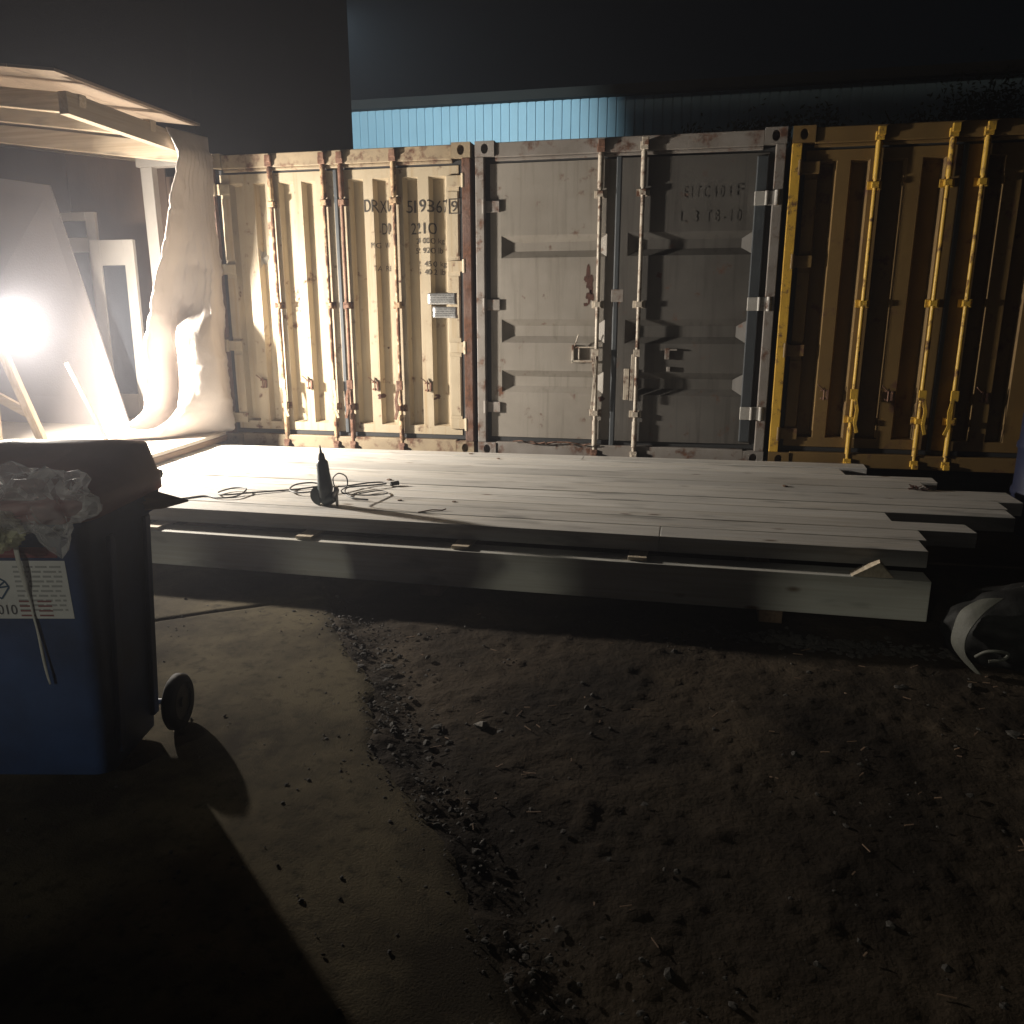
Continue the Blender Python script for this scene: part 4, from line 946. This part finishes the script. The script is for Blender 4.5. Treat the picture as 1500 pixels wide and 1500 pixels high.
prof = [(.0, 0), (.26, 0), (.285, .02), (.285, .28), (.297, .30), (.297, .33), (.285, .35), (.285, .62), (.297, .64), (.297, .67), (.285, .69), (.285, .88), (.26, .93), (.24, .935), (.235, .92), (0, .92)]
rows = [[(p[0]*math.cos(2*math.pi*k/40), p[0]*math.sin(2*math.pi*k/40), p[1]) for p in prof] for k in range(41)]
grid_mesh('shell', rows, M['drum'], dm)
mb = MB(); mb.tube([(.12, 0, .918), (.12, 0, .945)], .035, 14); mb.tube([(-.12, 0, .918), (-.12, 0, .945)], .035, 14); mb.build('bung', M['black'], dm)

# ------------------------------------------------------------------ beyond the containers
db = thing('dark_building', 'unlit dark building behind the cream container', 'building', (-10.65, 5.5, G))
mb = MB(); mb.box(-8, 6.2, -2.5, 2.5, 0, 9); mb.build('wall', M['darkwall'], db)
mb = MB(); mb.box(-8.2, 6.22, -2.7, 2.55, 9.001, 9.3); mb.build('roof', M['darkwall'], db)
hb = thing('clad_hall', 'tall hall with pale blue ribbed metal cladding behind the containers', 'building', (-12, 17, G))
mb = MB(); mb.box(0, 40, .12, 10, 0, 7.3); mb.build('wall_core', M['darkwall'], hb)
for k in range(40):
    mb = MB(); x0_ = k*1.0
    xs_ = [(0, 0)]
    for j in range(4):
        a = x0_+j*.25
        mb.add([(a, .06, 0), (a+.195, .06, 0), (a+.195, .06, 7.3), (a, .06, 7.3), (a+.205, .10, 0), (a+.205, .10, 7.3), (a+.24, .10, 0), (a+.24, .10, 7.3), (a+.25, .06, 0), (a+.25, .06, 7.3)],
               [(0, 1, 2, 3), (1, 4, 5, 2), (4, 6, 7, 5), (6, 8, 9, 7)])
    mb.build('cladding_panel', M['clad'], hb)
mb = MB(); mb.box(-.2, 40.2, -.2, 10.2, 7.303, 7.55); mb.build('roof', M['darkwall'], hb)
fl = thing('yard_floodlight', 'cold floodlight on the rear wall of the dark building', 'lamp', (-5.2, 8.15, 6.6))
mb = MB(); mb.box(-.15, .15, 0, .12, -.1, .1); mb.build('housing', M['lamphouse'], fl); mb = MB(); mb.box(-.03, .03, -.15, 0, -.03, .03); mb.build('bracket', M['galv'], fl)
fd = bpy.data.lights.new('flood', 'SPOT'); fd.energy = 4200; fd.spot_size = R(66); fd.spot_blend = .45; fd.shadow_soft_size = .1; fd.color = (.62, .90, 1)
fo = bpy.data.objects.new('flood', fd); COL.objects.link(fo); fo.location = (-5.2, 8.35, 6.6); fo.rotation_euler = Vector((.04, -.99, .10)).to_track_quat('Z', 'Y').to_euler()
def tree(x, y, h, r, label, seed):
    t = thing('bushy_tree', label, 'tree', (x, y, G), 0, 'trees behind the containers'); rg = random.Random(seed)
    mb = MB(); mb.tube([(0, 0, 0), (.05, 0, h*.3), (.0, .05, h*.55), (.05, 0, h*.85)], [.16, .12, .08, .02], 8)
    for k in range(16):
        a = rg.uniform(0, 6.28); z = h*rg.uniform(.3, .8); l = r*rg.uniform(.6, 1.0)
        mb.tube([(0, 0, z), (l*.5*math.cos(a), l*.5*math.sin(a), z+.25*l), (l*math.cos(a), l*math.sin(a), z+.7*l)], [.05, .03, .008], 6)
    mb.build('trunk', M['bark'], t)
    V = []; F = []
    cl = [(rg.gauss(0, r*.45), rg.gauss(0, r*.45), h*rg.uniform(.45, 1.0)) for _ in range(70)]
    for _ in range(15000):
        c = rg.choice(cl); p = Vector((c[0]+rg.gauss(0, r*.11), c[1]+rg.gauss(0, r*.11), c[2]+rg.gauss(0, r*.11)))
        u = Vector((rg.gauss(0, 1), rg.gauss(0, 1), rg.gauss(0, 1))).normalized()*rg.uniform(.03, .065); v_ = u.orthogonal().normalized()*rg.uniform(.018, .035)
        b = len(V); V += [p-u, p+v_, p+u, p-v_]; F.append((b, b+1, b+2, b+3))
    MB().add(V, F).build('crown', M['leaf'], t)
tree(2.6, 9.0, 4.6, 1.5, 'dark bushy tree above the grey container roof', 3)
tree(6.0, 9.6, 5.2, 2.0, 'taller dark tree above the yellow container roof', 5)

yb = thing('unseen_light_blocker', 'unseen light blocker on pillars, added behind the viewer', 'building', (0, -9.4, G))  # added out of view to keep the front fill off the containers
mb = MB(); mb.box(-20, 26, -1.2, 0, 3.36, 17.6); mb.build('blocker_panel', M['darkwall'], yb)
for x, hw in ((-6.5, .2), (-3.25, .22), (-.75, .5), (4.9, .2)):
    mb = MB(); mb.box(x-hw, x+hw, -.4, -.02, 0, 3.358); mb.build('blocker_pillar', M['darkwall'], yb)
hz_ = MB(); hz_.box(-26, 46, -20, 30, G-1.2, 18.5)
o = hz_.build('haze', bpy.data.materials.new('haze')); kind(o, 'stuff')
m = o.data.materials[0]; m.use_nodes = True; t = m.node_tree; t.nodes.remove(t.nodes['Principled BSDF'])
pv = t.nodes.new('ShaderNodeVolumePrincipled'); pv.inputs['Density'].default_value = .010; pv.inputs['Color'].default_value = (.88, .89, 1, 1); pv.inputs['Anisotropy'].default_value = .72
t.links.new(pv.outputs[0], t.nodes['Material Output'].inputs['Volume'])
